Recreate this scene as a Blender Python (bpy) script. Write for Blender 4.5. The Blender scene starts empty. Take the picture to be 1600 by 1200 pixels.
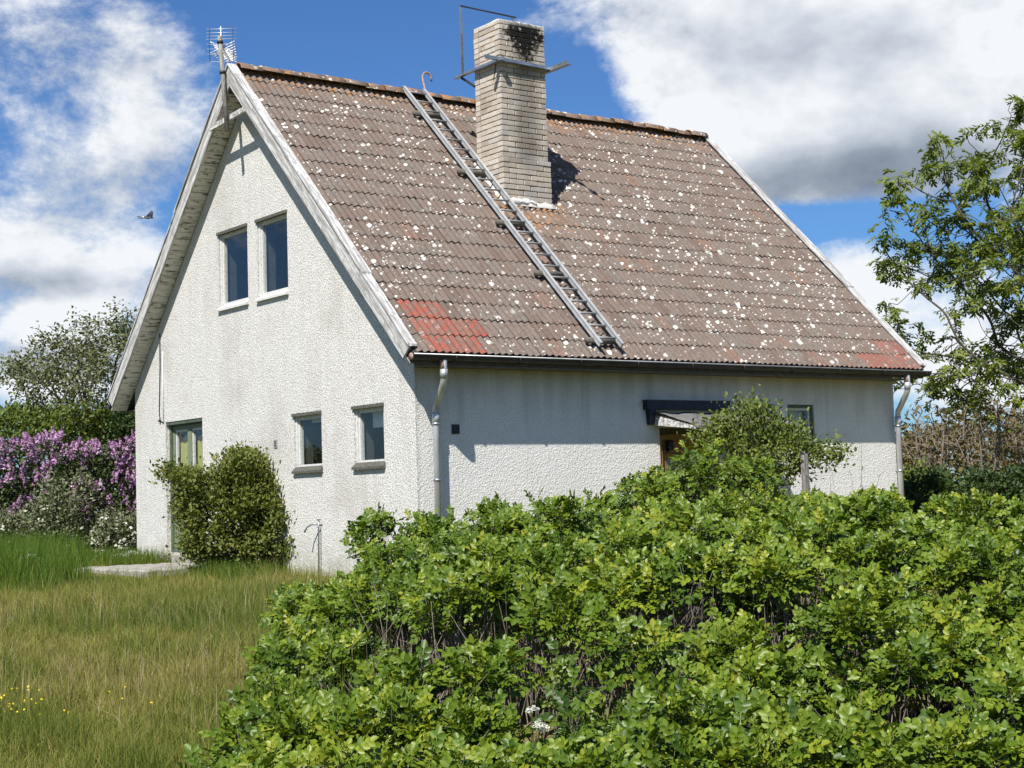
import bpy, bmesh, math, random
import numpy as np
from mathutils import Vector, Matrix

random.seed(7)
RNG = np.random.default_rng(11)
scene = bpy.context.scene
COL = scene.collection
V3 = lambda *a: np.array(a, float)

# ------------------------------------------------------------------ camera
CAM = V3(-10.477, -16.294, 0.7146)
YAW, PITCH, ROLL, FPX = 0.93894, 0.0718, -0.03, 2516.77
_f = V3(math.cos(PITCH)*math.cos(YAW), math.cos(PITCH)*math.sin(YAW), math.sin(PITCH))
_r = np.cross(_f, V3(0, 0, 1)); _r /= np.linalg.norm(_r)
_u = np.cross(_r, _f)
CF = _f
CR = math.cos(ROLL)*_r + math.sin(ROLL)*_u
CU = -math.sin(ROLL)*_r + math.cos(ROLL)*_u
F0 = V3(math.cos(YAW), math.sin(YAW), 0)      # level heading across the garden
R0 = V3(F0[1], -F0[0], 0)
cd = bpy.data.cameras.new('camera'); cam = bpy.data.objects.new('camera', cd); COL.objects.link(cam)
cd.sensor_width = 36.0; cd.lens = FPX/1600*36.0; cd.clip_end = 4000; cd.clip_start = 0.05
M = Matrix.Identity(4)
for i in range(3):
    M[i][0] = CR[i]; M[i][1] = CU[i]; M[i][2] = -CF[i]; M[i][3] = CAM[i]
cam.matrix_world = M
scene.camera = cam

# ------------------------------------------------------------------ sun, exposure
SUN = V3(0.69, 0.455, -1.0); SUN /= np.linalg.norm(SUN)          # direction light travels
sd = bpy.data.lights.new('sun', 'SUN'); sun = bpy.data.objects.new('sun', sd); COL.objects.link(sun)
sd.energy = 5.0; sd.angle = math.radians(0.53); sd.color = (1.0, 0.955, 0.89)
sun.rotation_euler = Vector(SUN).to_track_quat('-Z', 'Y').to_euler()
sun.location = (-8, -6, 14)
scene.view_settings.view_transform = 'Standard'
scene.view_settings.look = 'None'
scene.view_settings.exposure = 0.6
scene.view_settings.gamma = 1.0
scene.render.engine = 'CYCLES'
scene.cycles.max_bounces = 6; scene.cycles.diffuse_bounces = 3; scene.cycles.glossy_bounces = 3; scene.cycles.transparent_max_bounces = 12
scene.cycles.caustics_reflective = False; scene.cycles.caustics_refractive = False

# ------------------------------------------------------------------ node helper
class NB:
    def __init__(s, nt): s.nt = nt
    def n(s, t, **kw):
        o = s.nt.nodes.new(t)
        for k, v in kw.items(): setattr(o, k, v)
        return o
    def put(s, sock, v):
        if isinstance(v, bpy.types.NodeSocket): s.nt.links.new(v, sock)
        elif v is not None: sock.default_value = v
    def m(s, op, a, b=None, c=None, clamp=False):
        o = s.n('ShaderNodeMath', operation=op); o.use_clamp = clamp
        s.put(o.inputs[0], a)
        if b is not None: s.put(o.inputs[1], b)
        if c is not None: s.put(o.inputs[2], c)
        return o.outputs[0]
    def vm(s, op, a, b=None, scale=None):
        o = s.n('ShaderNodeVectorMath', operation=op)
        s.put(o.inputs[0], a)
        if b is not None: s.put(o.inputs[1], b)
        if scale is not None: s.put(o.inputs['Scale'], scale)
        return o.outputs['Value'] if op in ('DOT_PRODUCT', 'LENGTH', 'DISTANCE') else o.outputs[0]
    def ss(s, x, lo, hi, a=0.0, b=1.0):
        o = s.n('ShaderNodeMapRange', interpolation_type='SMOOTHSTEP')
        s.put(o.inputs[0], x); s.put(o.inputs[1], lo); s.put(o.inputs[2], hi); s.put(o.inputs[3], a); s.put(o.inputs[4], b)
        return o.outputs[0]
    def mix(s, f, a, b, blend='MIX'):
        o = s.n('ShaderNodeMix', data_type='RGBA', blend_type=blend)
        s.put(o.inputs[0], f)
        s.put(o.inputs[6], a if isinstance(a, bpy.types.NodeSocket) else (*a, 1) if len(a) == 3 else a)
        s.put(o.inputs[7], b if isinstance(b, bpy.types.NodeSocket) else (*b, 1) if len(b) == 3 else b)
        return o.outputs[2]
    def noise(s, vec, scale, detail=4, rough=0.55, dist=0.0, col=False):
        o = s.n('ShaderNodeTexNoise'); s.put(o.inputs['Vector'], vec)
        o.inputs['Scale'].default_value = scale; o.inputs['Detail'].default_value = detail
        o.inputs['Roughness'].default_value = rough; o.inputs['Distortion'].default_value = dist
        return o.outputs['Color' if col else 'Fac']
    def vor(s, vec, scale, feature='F1', rnd=1.0):
        o = s.n('ShaderNodeTexVoronoi', feature=feature); s.put(o.inputs['Vector'], vec)
        o.inputs['Scale'].default_value = scale; o.inputs['Randomness'].default_value = rnd
        return o
    def pos(s): return s.n('ShaderNodeNewGeometry').outputs['Position']
    def mapv(s, vec, scale=(1, 1, 1), loc=(0, 0, 0), rot=(0, 0, 0)):
        o = s.n('ShaderNodeMapping'); s.put(o.inputs['Vector'], vec)
        o.inputs['Scale'].default_value = scale; o.inputs['Location'].default_value = loc; o.inputs['Rotation'].default_value = rot
        return o.outputs[0]
    def ramp(s, f, stops):
        o = s.n('ShaderNodeValToRGB'); s.put(o.inputs[0], f)
        e = o.color_ramp.elements
        while len(e) < len(stops): e.new(0.5)
        for el, (p, c) in zip(e, stops): el.position = p; el.color = (*c, 1)
        return o.outputs[0]
    def attr(s, name, typ='GEOMETRY'):
        o = s.n('ShaderNodeAttribute', attribute_name=name); o.attribute_type = typ
        return o.outputs['Fac']

# ------------------------------------------------------------------ world: clear blue sky with fair-weather cumulus
world = bpy.data.worlds.new('World'); scene.world = world; world.use_nodes = True
b = NB(world.node_tree); world.node_tree.nodes.clear()
sky = b.n('ShaderNodeTexSky', sky_type='NISHITA'); sky.sun_disc = False
sky.sun_elevation = math.asin(-SUN[2]); sky.sun_rotation = math.atan2(-SUN[0], -SUN[1])
sky.air_density = 1.0; sky.dust_density = 0.4; sky.ozone_density = 2.2; sky.altitude = 0
dirv = b.n('ShaderNodeTexCoord').outputs['Generated']
def px_dir(u, v):
    d = CF + CR*(u-800)/FPX - CU*(v-600)/FPX
    d /= np.linalg.norm(d); return d@R0, d[2]
def blobs(v, lst):
    tot = 0.0
    for (u, w_, su, sv, amp) in lst:
        ca, cz = px_dir(u, w_); kx, kz = FPX/su, FPX/sv
        o = b.n('ShaderNodeVectorMath', operation='MULTIPLY_ADD')
        b.put(o.inputs[0], v); o.inputs[1].default_value = (kx, kz, 0); o.inputs[2].default_value = (-ca*kx, -cz*kz, 0)
        g = b.m('EXPONENT', b.m('MULTIPLY', b.vm('DOT_PRODUCT', o.outputs[0], o.outputs[0]), -1.0))
        tot = b.m('MULTIPLY_ADD', g, amp, tot)
    return tot
CL = [(90, 230, 210, 190, .33), (90, 400, 190, 70, .34), (30, 530, 140, 70, .50), (230, 70, 130, 100, .30), (290, 250, 90, 110, .12), (60, 600, 120, 30, .3), (930, 20, 90, 50, .22),
      (1150, 40, 330, 130, .50), (1450, 120, 330, 190, .66), (1080, 160, 120, 70, .30), (1300, 270, 170, 52, .40),
      (1330, 430, 105, 60, .62), (1510, 540, 170, 90, .36),
      (500, 60, 210, 130, -.60), (905, 140, 60, 90, -.42), (1290, 350, 190, 24, -.62), (620, 300, 260, 200, -.40)]
GR = [(1290, 285, 200, 50, .62), (1500, 215, 200, 75, .26), (50, 565, 150, 32, .60), (110, 290, 180, 85, .34), (110, 440, 150, 26, .45), (1230, 60, 230, 70, .20), (200, 100, 160, 120, .25)]
az = b.n('ShaderNodeCombineXYZ')
b.put(az.inputs[0], b.vm('DOT_PRODUCT', dirv, tuple(R0))); b.put(az.inputs[1], b.vm('DOT_PRODUCT', dirv, (0, 0, 1)))
AZ = az.outputs[0]
sv = b.vm('MULTIPLY', dirv, (1, 1, 1.6))
n1 = b.noise(sv, 7.5, 8, 0.66, 0.1)
n2 = b.noise(b.vm('ADD', sv, (-.012, -.006, .035)), 7.5, 4, 0.55)
D0 = b.m('MULTIPLY_ADD', b.m('SUBTRACT', n1, 0.5), 2.0, b.m('ADD', blobs(AZ, CL), -0.10))
cover = b.ss(D0, -0.08, 0.36)
shade = b.m('MULTIPLY_ADD', b.m('SUBTRACT', n2, n1), 1.7, b.ss(D0, 0.4, 1.2, -0.04, 0.20))
grey = b.m('ADD', shade, blobs(AZ, GR), clamp=True)
ccol = b.ramp(grey, [(0.0, (0.60, 0.62, 0.645)), (0.30, (0.38, 0.415, 0.47)), (0.60, (0.215, 0.25, 0.305)), (1.0, (0.115, 0.14, 0.185))])
skyc = b.vm('MULTIPLY', sky.outputs[0], (0.030, 0.049, 0.074))
bg = b.n('ShaderNodeBackground')
b.put(bg.inputs[0], b.mix(cover, skyc, ccol)); bg.inputs[1].default_value = 1.0
world.cycles.sampling_method = 'MANUAL'; world.cycles.sample_map_resolution = 512
wo = b.n('ShaderNodeOutputWorld'); b.put(wo.inputs[0], bg.outputs[0])

# ------------------------------------------------------------------ materials
MATS = {}
def mat(name):
    m = bpy.data.materials.new(name); m.use_nodes = True; m.node_tree.nodes.clear(); MATS[name] = m
    return m, NB(m.node_tree)
def finish(n, color, rough=0.8, metal=0.0, spec=0.35, bump=None, bstr=0.5, bdist=0.01, trans=None):
    p = n.n('ShaderNodeBsdfPrincipled')
    n.put(p.inputs['Base Color'], color if isinstance(color, bpy.types.NodeSocket) else (*color, 1))
    n.put(p.inputs['Roughness'], rough); p.inputs['Metallic'].default_value = metal
    p.inputs['Specular IOR Level'].default_value = spec
    if bump is not None:
        bn = n.n('ShaderNodeBump'); bn.inputs['Strength'].default_value = bstr; bn.inputs['Distance'].default_value = bdist
        n.put(bn.inputs['Height'], bump); n.put(p.inputs['Normal'], bn.outputs[0])
    out = n.n('ShaderNodeOutputMaterial')
    if trans:
        fac, tcol = trans
        t = n.n('ShaderNodeBsdfTranslucent'); n.put(t.inputs[0], tcol if isinstance(tcol, bpy.types.NodeSocket) else (*tcol, 1))
        mx = n.n('ShaderNodeMixShader'); mx.inputs[0].default_value = fac
        n.put(mx.inputs[1], p.outputs[0]); n.put(mx.inputs[2], t.outputs[0]); n.put(out.inputs[0], mx.outputs[0])
    else: n.put(out.inputs[0], p.outputs[0])
    return p

def m_stucco():
    m, n = mat('stucco'); P = n.pos()
    big = n.noise(P, 0.9, 5, .6); mid = n.noise(P, 6.0, 4, .6); streak = n.noise(n.mapv(P, (5, 5, .35)), 1.0, 4, .6)
    fine = n.noise(P, 42, 3, .65); grain = n.vor(P, 50).outputs['Distance']
    coarse = n.noise(P, 19, 2, .5)
    h = n.m('ADD', n.m('MULTIPLY', fine, .6), n.m('ADD', n.m('MULTIPLY', grain, .45), n.m('MULTIPLY', coarse, .55)))
    c = n.mix(n.ss(mid, .3, .7), (.625, .615, .575), (.70, .69, .65))
    c = n.mix(n.m('MULTIPLY', n.ss(big, .48, .72), .6), c, (.47, .445, .39))
    c = n.mix(n.m('MULTIPLY', n.ss(streak, .52, .78), .38), c, (.42, .40, .36))
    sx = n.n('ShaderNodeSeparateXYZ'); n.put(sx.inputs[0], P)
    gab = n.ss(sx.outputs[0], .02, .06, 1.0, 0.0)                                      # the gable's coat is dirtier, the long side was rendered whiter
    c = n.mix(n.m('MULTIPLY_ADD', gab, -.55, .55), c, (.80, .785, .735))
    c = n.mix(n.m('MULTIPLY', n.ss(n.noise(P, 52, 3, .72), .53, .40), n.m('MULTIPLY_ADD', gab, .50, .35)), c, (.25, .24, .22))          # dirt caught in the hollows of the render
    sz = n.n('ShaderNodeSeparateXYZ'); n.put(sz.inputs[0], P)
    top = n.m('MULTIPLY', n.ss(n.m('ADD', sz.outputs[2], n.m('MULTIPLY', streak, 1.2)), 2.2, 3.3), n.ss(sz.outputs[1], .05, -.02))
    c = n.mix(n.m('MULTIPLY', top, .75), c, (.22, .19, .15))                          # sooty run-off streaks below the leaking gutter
    spl = n.m('MULTIPLY', n.ss(n.m('ADD', sz.outputs[2], n.m('MULTIPLY', mid, .7)), .75, .15), n.ss(big, .35, .6, .35, 1.0))
    c = n.mix(n.m('MULTIPLY', spl, .5), c, (.26, .26, .19))                          # algae and splashed soil along the foot
    finish(n, c, .93, spec=.2, bump=h, bstr=.5, bdist=.022)
m_stucco()
def m_plain(name, c, rough=.7, metal=0., var=.25, scale=8, bumps=0, bscale=60, spec=.35, stretch=(1, 1, 1)):
    m, n = mat(name); P = n.mapv(n.pos(), stretch)
    x = n.noise(P, scale, 5, .6)
    c2 = tuple(v*(1-var) for v in c); c1 = tuple(min(1, v*(1+var*.6)) for v in c)
    col = n.mix(n.ss(x, .3, .7), c2, c1)
    finish(n, col, rough, metal, spec, bump=n.noise(P, bscale, 3) if bumps else None, bstr=bumps, bdist=.01)
def m_paint(name, paint, wood, lo=.44, hi=.58, stretch=(6, 6, 6), sc=4):
    """old paint flaking off weathered grey wood"""
    m, n = mat(name); P = n.mapv(n.pos(), stretch)
    a = n.noise(P, sc, 7, .68); g = n.noise(n.mapv(n.pos(), (14, 3, 14)), 5, 5, .65)
    wc = n.mix(n.ss(g, .35, .65), wood, tuple(v*.5 for v in wood)); pc = n.mix(n.ss(g, .3, .7), paint, tuple(v*.82 for v in paint))
    f = n.ss(a, lo, hi)
    finish(n, n.mix(f, wc, pc), .75, spec=.3, bump=n.m('ADD', n.m('MULTIPLY', f, .6), g), bstr=.5, bdist=.006)
def m_rake():
    m, n = mat('rake_paint'); sp = n.n('ShaderNodeSeparateXYZ'); n.put(sp.inputs[0], n.pos())
    t = n.m('ABSOLUTE', n.m('SUBTRACT', sp.outputs[1], 4.2))
    al = n.m('SUBTRACT', n.m('MULTIPLY', t, .718), n.m('MULTIPLY', sp.outputs[2], .696)); pe = n.m('ADD', n.m('MULTIPLY', t, .696), n.m('MULTIPLY', sp.outputs[2], .718))
    v = n.n('ShaderNodeCombineXYZ'); n.put(v.inputs[0], n.m('MULTIPLY', al, 1.3)); n.put(v.inputs[1], n.m('MULTIPLY', pe, 16)); n.put(v.inputs[2], n.m('MULTIPLY', sp.outputs[0], 16))
    a = n.noise(v.outputs[0], 1.6, 7, .7); g = n.noise(v.outputs[0], 5, 5, .65); l = n.noise(n.pos(), 9, 6, .7)
    c = n.mix(n.ss(a, .40, .60), (.27, .26, .245), (.60, .595, .58)); c = n.mix(n.m('MULTIPLY', n.ss(g, .52, .66), .8), c, (.25, .24, .225)); c = n.mix(n.m('MULTIPLY', n.ss(l, .54, .64), .75), c, (.26, .25, .23))
    finish(n, c, .8, spec=.25, bump=n.m('ADD', a, g), bstr=.5, bdist=.006)
m_rake()
m_paint('flaking_white', (.68, .675, .66), (.30, .28, .255), .40, .60)
m_paint('soffit_paint', (.66, .63, .55), (.15, .125, .10), .36, .50, (2.5, 9, 9), 2.2)
m_paint('sash_white', (.64, .64, .62), (.46, .44, .41), .28, .50)
m_paint('sill_green', (.085, .088, .068), (.15, .145, .125), .40, .6)
m_paint('door_green', (.185, .225, .145), (.27, .28, .235), .30, .52, (3, 3, 1.2))
m_plain('door_frame_green', (.085, .11, .07), .6, var=.35)
m_paint('grey_wood', (.30, .28, .25), (.19, .175, .155), .4, .6, (8, 8, 2))
m_plain('ochre_door', (.40, .22, .075), .55, var=.3, scale=5, stretch=(2, 2, 6))
m_plain('dark_iron', (.02, .02, .022), .5, var=.3)
m_plain('navy_sheet', (.012, .018, .038), .45, var=.45, scale=9)
m_plain('roofing_felt', (.15, .145, .14), .9, var=.35, scale=16, bumps=.5, bscale=120)
m_plain('galvanised', (.42, .45, .48), .42, .85, var=.28, scale=7)
m_plain('old_zinc', (.52, .53, .545), .45, .55, var=.22, scale=5, stretch=(1, 1, .4))
m_plain('ladder_metal', (.50, .51, .51), .5, .35, var=.15, scale=7)
m_plain('rung_metal', (.33, .33, .325), .55, .3, var=.2)
m_plain('gutter_dark', (.045, .04, .042), .5, .1, var=.4, scale=5)
m_plain('rust_pink', (.34, .22, .19), .7, var=.3, scale=20)
m_plain('old_timber', (.14, .125, .105), .9, var=.45, scale=14, bumps=.5, stretch=(2, 9, 9))
m_plain('concrete', (.30, .285, .25), .95, var=.35, scale=7, bumps=.5, bscale=40)
m_plain('field_stone', (.42, .40, .37), .92, var=.45, scale=9, bumps=.6, bscale=30)
m_plain('mortar', (.54, .52, .475), .95, var=.3, scale=14, bumps=.6, bscale=50)
m_plain('mortar_white', (.74, .72, .68), .95, var=.28, scale=18, bumps=.8, bscale=40)
m_plain('interior', (.06, .06, .058), .95, var=.2)  # near-black colour stands in for the gloom of unlit rooms
m_plain('bark', (.085, .075, .062), .95, var=.45, scale=24, bumps=.6, bscale=60)
m_plain('bark_grey', (.27, .25, .225), .95, var=.35, scale=24, bumps=.5)
m_plain('cane', (.20, .165, .13), .9, var=.45, scale=30)
m_plain('antenna_alloy', (.78, .79, .80), .4, .5, var=.1)
m_plain('plastic_white', (.78, .78, .77), .5, var=.05)
m_plain('bird_black', (.018, .02, .026), .6, var=.3, scale=40)
m_plain('bird_white', (.70, .69, .66), .7, var=.1)
m_plain('cable_black', (.03, .03, .03), .6, var=.2)
m_plain('roof_deck', (.10, .085, .07), .95, var=.3)

def m_curtain():
    m, n = mat('curtain'); f = n.noise(n.mapv(n.pos(), (1, 9, .6)), 2, 3)
    c = n.mix(f, (.50, .52, .19), (.66, .66, .31))
    finish(n, c, .9, spec=.1, trans=(.3, c))
m_curtain()
m_plain('blind', (.62, .62, .60), .9, var=.1)

def m_glass():
    m, n = mat('window_glass')
    g = n.n('ShaderNodeBsdfGlossy'); g.inputs['Color'].default_value = (.95, .97, 1, 1); g.inputs['Roughness'].default_value = .01
    bn = n.n('ShaderNodeBump'); bn.inputs['Strength'].default_value = .04; bn.inputs['Distance'].default_value = .02
    n.put(bn.inputs['Height'], n.noise(n.pos(), 2.2, 1)); n.put(g.inputs['Normal'], bn.outputs[0])
    t = n.n('ShaderNodeBsdfTransparent'); t.inputs[0].default_value = (.93, .95, .94, 1)
    lw = n.n('ShaderNodeLayerWeight'); lw.inputs[0].default_value = .5
    fr = n.m('MULTIPLY_ADD', n.m('POWER', lw.outputs['Facing'], 5.0), .93, .036)
    mx = n.n('ShaderNodeMixShader'); n.put(mx.inputs[0], fr); n.put(mx.inputs[1], t.outputs[0]); n.put(mx.inputs[2], g.outputs[0])
    # dust film
    d = n.n('ShaderNodeBsdfDiffuse'); d.inputs[0].default_value = (.35, .36, .34, 1)
    m2 = n.n('ShaderNodeMixShader'); n.put(m2.inputs[0], n.m('MULTIPLY', n.noise(n.pos(), 7, 5, .7), .014)); n.put(m2.inputs[1], mx.outputs[0]); n.put(m2.inputs[2], d.outputs[0])
    o = n.n('ShaderNodeOutputMaterial'); n.put(o.inputs[0], m2.outputs[0])
m_glass()

def m_tile():
    m, n = mat('roof_tile'); P = n.pos()
    r = n.m('ADD', n.attr('tint', 'OBJECT'), n.attr('tint'))
    red = n.m('ADD', n.attr('red', 'OBJECT'), n.attr('red'))
    mid = n.noise(P, 3.2, 5, .6); fine = n.noise(P, 38, 5, .7); sm = n.noise(P, 13, 4, .6)
    c = n.ramp(r, [(0, (.132, .094, .076)), (.35, (.158, .118, .097)), (.7, (.166, .130, .109)), (.9, (.150, .127, .109)), (1, (.19, .116, .085))])
    c = n.mix(n.ss(mid, .48, .70), c, (.155, .133, .112))
    c = n.mix(n.m('MULTIPLY', n.ss(sm, .50, .66), .7), c, (.120, .102, .086))
    c = n.mix(n.m('MULTIPLY', n.ss(n.noise(P, 22, 4, .7), .54, .66), .7), c, (.085, .074, .062))
    c = n.mix(n.m('MULTIPLY', n.ss(fine, .56, .74), .55), c, (.30, .27, .235))
    # red replacement tiles
    rc = n.mix(n.ss(sm, .42, .66), (.29, .068, .044), (.19, .085, .064))
    c = n.mix(n.m('MULTIPLY', red, n.ss(n.noise(P, 11, 5, .7), .62, .44, .15, .95)), c, rc)
    # white crustose lichen: round blotches of several sizes
    w = n.vm('ADD', P, n.vm('SCALE', n.vm('SUBTRACT', n.noise(P, 30, 3, .6, col=True), (.5, .5, .5)), scale=.035))
    tot = None
    for sc, rad, keep in ((3.8, .165, .42), (6.5, .21, .44), (12, .23, .36), (24, .26, .26)):
        v = n.vor(w, sc); rs = n.n('ShaderNodeSeparateColor'); n.put(rs.inputs[0], v.outputs['Color'])
        rr = n.m('MULTIPLY', n.m('ADD', rs.outputs[1], .35), rad)
        k = n.m('MULTIPLY', n.ss(n.m('SUBTRACT', v.outputs['Distance'], rr), .06, -.05), n.m('LESS_THAN', rs.outputs[0], keep))
        tot = k if tot is None else n.m('MAXIMUM', tot, k)
    tot = n.m('MULTIPLY', n.m('MULTIPLY', tot, n.ss(n.noise(P, 1.1, 3), .32, .52)), n.ss(red, .6, .2, .25, 1.0))
    tot = n.m('MULTIPLY', tot, n.ss(fine, .25, .5, .55, 1.0))
    c = n.mix(n.m('MULTIPLY', tot, .92), c, n.mix(n.ss(n.noise(P, 5, 3), .42, .62), (.72, .70, .64), (.50, .50, .45)))
    # orange lichen along the ridge and below the chimney flashing
    sp = n.n('ShaderNodeSeparateXYZ'); n.put(sp.inputs[0], P)
    orr = n.ss(sp.outputs[2], 6.55, 6.95)
    dx = n.ss(n.m('ABSOLUTE', n.m('SUBTRACT', sp.outputs[0], 3.35)), .95, .35); dz = n.m('MULTIPLY', n.ss(sp.outputs[2], 4.35, 4.7), n.ss(sp.outputs[2], 5.15, 5.0))
    orr = n.m('MAXIMUM', orr, n.m('MULTIPLY', dx, dz))
    c = n.mix(n.m('MULTIPLY', orr, n.ss(n.noise(P, 11, 4, .65), .48, .66)), c, (.36, .165, .05))
    finish(n, c, .93, spec=.15, bump=n.m('ADD', fine, n.m('MULTIPLY', tot, .4)), bstr=.55, bdist=.006)
m_tile()

def m_brick():
    m, n = mat('chimney_brick'); P = n.pos()
    r = n.m('ADD', n.attr('tint', 'OBJECT'), n.attr('tint'))
    c = n.ramp(r, [(0, (.35, .29, .23)), (.4, (.475, .415, .34)), (.75, (.55, .50, .43)), (1, (.42, .39, .355))])
    f = n.noise(P, 30, 5, .65); c = n.mix(n.m('MULTIPLY', n.ss(f, .5, .68), .4), c, (.28, .24, .20))
    sp = n.n('ShaderNodeSeparateXYZ'); n.put(sp.inputs[0], P)
    front = n.ss(sp.outputs[1], 2.20, 2.165)
    cx = n.m('ABSOLUTE', n.m('SUBTRACT', sp.outputs[0], 3.44))
    w = n.noise(P, 4.5, 5, .65); k = n.noise(P, 13, 4, .7)
    # grey-brown soot run down the middle of the front
    run = n.m('MULTIPLY', n.ss(n.m('ADD', cx, n.m('MULTIPLY', n.m('SUBTRACT', w, .5), .3)), .30, .05), n.ss(sp.outputs[2], 5.35, 5.75))
    c = n.mix(n.m('MULTIPLY', n.m('MULTIPLY', run, front), .72), c, (.13, .11, .09))
    # grey weathering on the lower front
    c = n.mix(n.m('MULTIPLY', n.m('MULTIPLY', front, n.ss(w, .38, .62)), .45), c, (.26, .25, .235))
    # black soot crust under the flue mouth
    ez = n.m('SUBTRACT', 7.63, sp.outputs[2])
    edge = n.m('ADD', n.m('ADD', n.m('MULTIPLY', cx, .80), n.m('MULTIPLY', n.m('ABSOLUTE', n.m('SUBTRACT', ez, .15)), .75)), n.m('MULTIPLY', n.m('SUBTRACT', k, .5), .75))
    crust = n.m('MULTIPLY', n.ss(edge, .40, .22), n.ss(sp.outputs[1], 2.24, 2.17))
    c = n.mix(crust, c, (.012, .011, .011))
    wt = n.m('MULTIPLY', n.m('MULTIPLY', n.ss(k, .60, .68), n.ss(sp.outputs[2], 7.05, 7.3)), .75)
    c = n.mix(wt, c, (.62, .60, .56))
    c = n.mix(n.m('MULTIPLY', n.ss(sp.outputs[2], 7.58, 7.7), n.ss(w, .42, .55)), c, (.66, .64, .60))
    finish(n, c, .93, spec=.15, bump=f, bstr=.5, bdist=.006)
m_brick()

def m_leaf(name, stops, trans=.3, rough=.45, spec=.4, tcol=None):
    m, n = mat(name)
    r = n.m('ADD', n.attr('rnd'), n.attr('rnd', 'OBJECT'))
    c = n.ramp(r, stops)
    f = n.noise(n.pos(), 40, 2); c = n.mix(n.m('MULTIPLY', f, .25), c, tuple(v*.6 for v in stops[0][1]))
    tc = n.mix(1.0, c, tcol or (1.25, 1.3, .55), 'MULTIPLY')
    finish(n, c, rough, spec=spec, trans=(trans, tc))
m_leaf('rose_leaf', [(0, (.028, .062, .007)), (.45, (.094, .156, .012)), (.8, (.172, .232, .017)), (1, (.255, .28, .024))], .17, .42, .32, (1.5, 1.45, .4))
m_leaf('bush_leaf', [(0, (.070, .100, .018)), (.5, (.132, .162, .030)), (.85, (.19, .20, .04)), (1, (.25, .19, .05))], .3, .5, .3)
m_leaf('climber_leaf', [(0, (.075, .115, .020)), (.6, (.140, .185, .034)), (1, (.21, .235, .05))], .3, .5, .3)
m_leaf('dark_leaf', [(0, (.020, .042, .010)), (.6, (.045, .080, .016)), (1, (.085, .12, .025))], .25, .5, .3)
m_leaf('tree_leaf', [(0, (.075, .11, .018)), (.55, (.15, .195, .030)), (1, (.23, .26, .045))], .35, .45, .35)
m_leaf('greygreen_leaf', [(0, (.11, .13, .06)), (.55, (.19, .21, .12)), (1, (.32, .33, .22))], .25, .6, .25)
m_leaf('whitebeam_leaf', [(0, (.085, .105, .042)), (.6, (.15, .165, .075)), (1, (.25, .255, .145))], .25, .55, .25)
m_leaf('lilac_flower', [(0, (.27, .13, .24)), (.5, (.50, .29, .46)), (1, (.70, .50, .66))], .3, .7, .1, (1.1, .8, 1.1))
m_leaf('lilac_leaf', [(0, (.035, .058, .018)), (1, (.095, .125, .042))], .25, .5, .3)
m_leaf('white_petal', [(0, (.50, .52, .38)), (1, (.78, .78, .70))], .3, .7, .1, (1, 1, 1))
m_leaf('yellow_petal', [(0, (.65, .46, .02)), (1, (.8, .62, .03))], .2, .5, .2, (1, 1, .5))
m_leaf('grass_blade', [(0, (.080, .125, .020)), (.30, (.165, .195, .032)), (.52, (.27, .255, .060)), (.75, (.36, .30, .11)), (.9, (.29, .205, .13)), (1, (.50, .44, .26))], .3, .6, .2)
m_leaf('lush_grass', [(0, (.055, .115, .012)), (.6, (.105, .175, .018)), (1, (.20, .22, .04))], .35, .5, .3)
m_leaf('brown_scrub', [(0, (.10, .075, .032)), (.5, (.155, .115, .05)), (1, (.12, .125, .042))], .2, .8, .1)

def m_ground():
    m, n = mat('meadow_soil'); P = n.pos()
    a = n.noise(P, .7, 5, .6); bb = n.noise(P, 9, 5, .65)
    c = n.mix(n.ss(a, .35, .65), (.12, .135, .035), (.20, .17, .07))
    c = n.mix(n.m('MULTIPLY', n.ss(bb, .45, .7), .7), c, (.06, .055, .025))
    finish(n, c, 1.0, spec=.05, bump=bb, bstr=.8, bdist=.06)
m_ground()

# ------------------------------------------------------------------ mesh helpers
def link(name, me, parent=None, m=None, smooth=False):
    o = bpy.data.objects.new(name, me); COL.objects.link(o)
    if m and not me.materials: me.materials.append(MATS[m])
    if smooth: me.polygons.foreach_set('use_smooth', np.ones(len(me.polygons), bool))
    if parent is not None:
        o.parent = parent
        if parent.type == 'EMPTY': o.location = -parent.location
    return o
def tag(o, label, cat, group=None, kind=None):
    if label: o['label'] = label
    if cat: o['category'] = cat
    if group: o['group'] = group
    if kind: o['kind'] = kind
    return o
def thing(name, loc, label, cat, group=None):
    o = bpy.data.objects.new(name, None); COL.objects.link(o); o.location = Vector(loc); o.empty_display_size = .2
    return tag(o, label, cat, group)
def npmesh(name, chunks, attrs=None):
    """chunks: list of (verts (N,3), faces (M,k), rnd (N,) or None)"""
    vs, lt, ls, rn = [], [], [], []
    off = 0
    for c in chunks:
        v, f = np.asarray(c[0], np.float32), np.asarray(c[1], np.int32)
        if len(v) == 0: continue
        vs.append(v); lt.append((f+off).ravel()); ls.append(np.full(len(f), f.shape[1], np.int32))
        rn.append(np.asarray(c[2], np.float32) if len(c) > 2 and c[2] is not None else np.zeros(len(v), np.float32))
        off += len(v)
    v = np.concatenate(vs); l = np.concatenate(lt); t = np.concatenate(ls)
    me = bpy.data.meshes.new(name)
    me.vertices.add(len(v)); me.vertices.foreach_set('co', v.ravel())
    me.loops.add(len(l)); me.loops.foreach_set('vertex_index', l)
    me.polygons.add(len(t)); st = np.zeros(len(t), np.int32); st[1:] = np.cumsum(t)[:-1]
    me.polygons.foreach_set('loop_start', st)
    try: me.polygons.foreach_set('loop_total', t)
    except Exception: pass
    me.update(calc_edges=True)
    at = me.attributes.new('rnd', 'FLOAT', 'POINT'); at.data.foreach_set('value', np.concatenate(rn))
    return me
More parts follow.
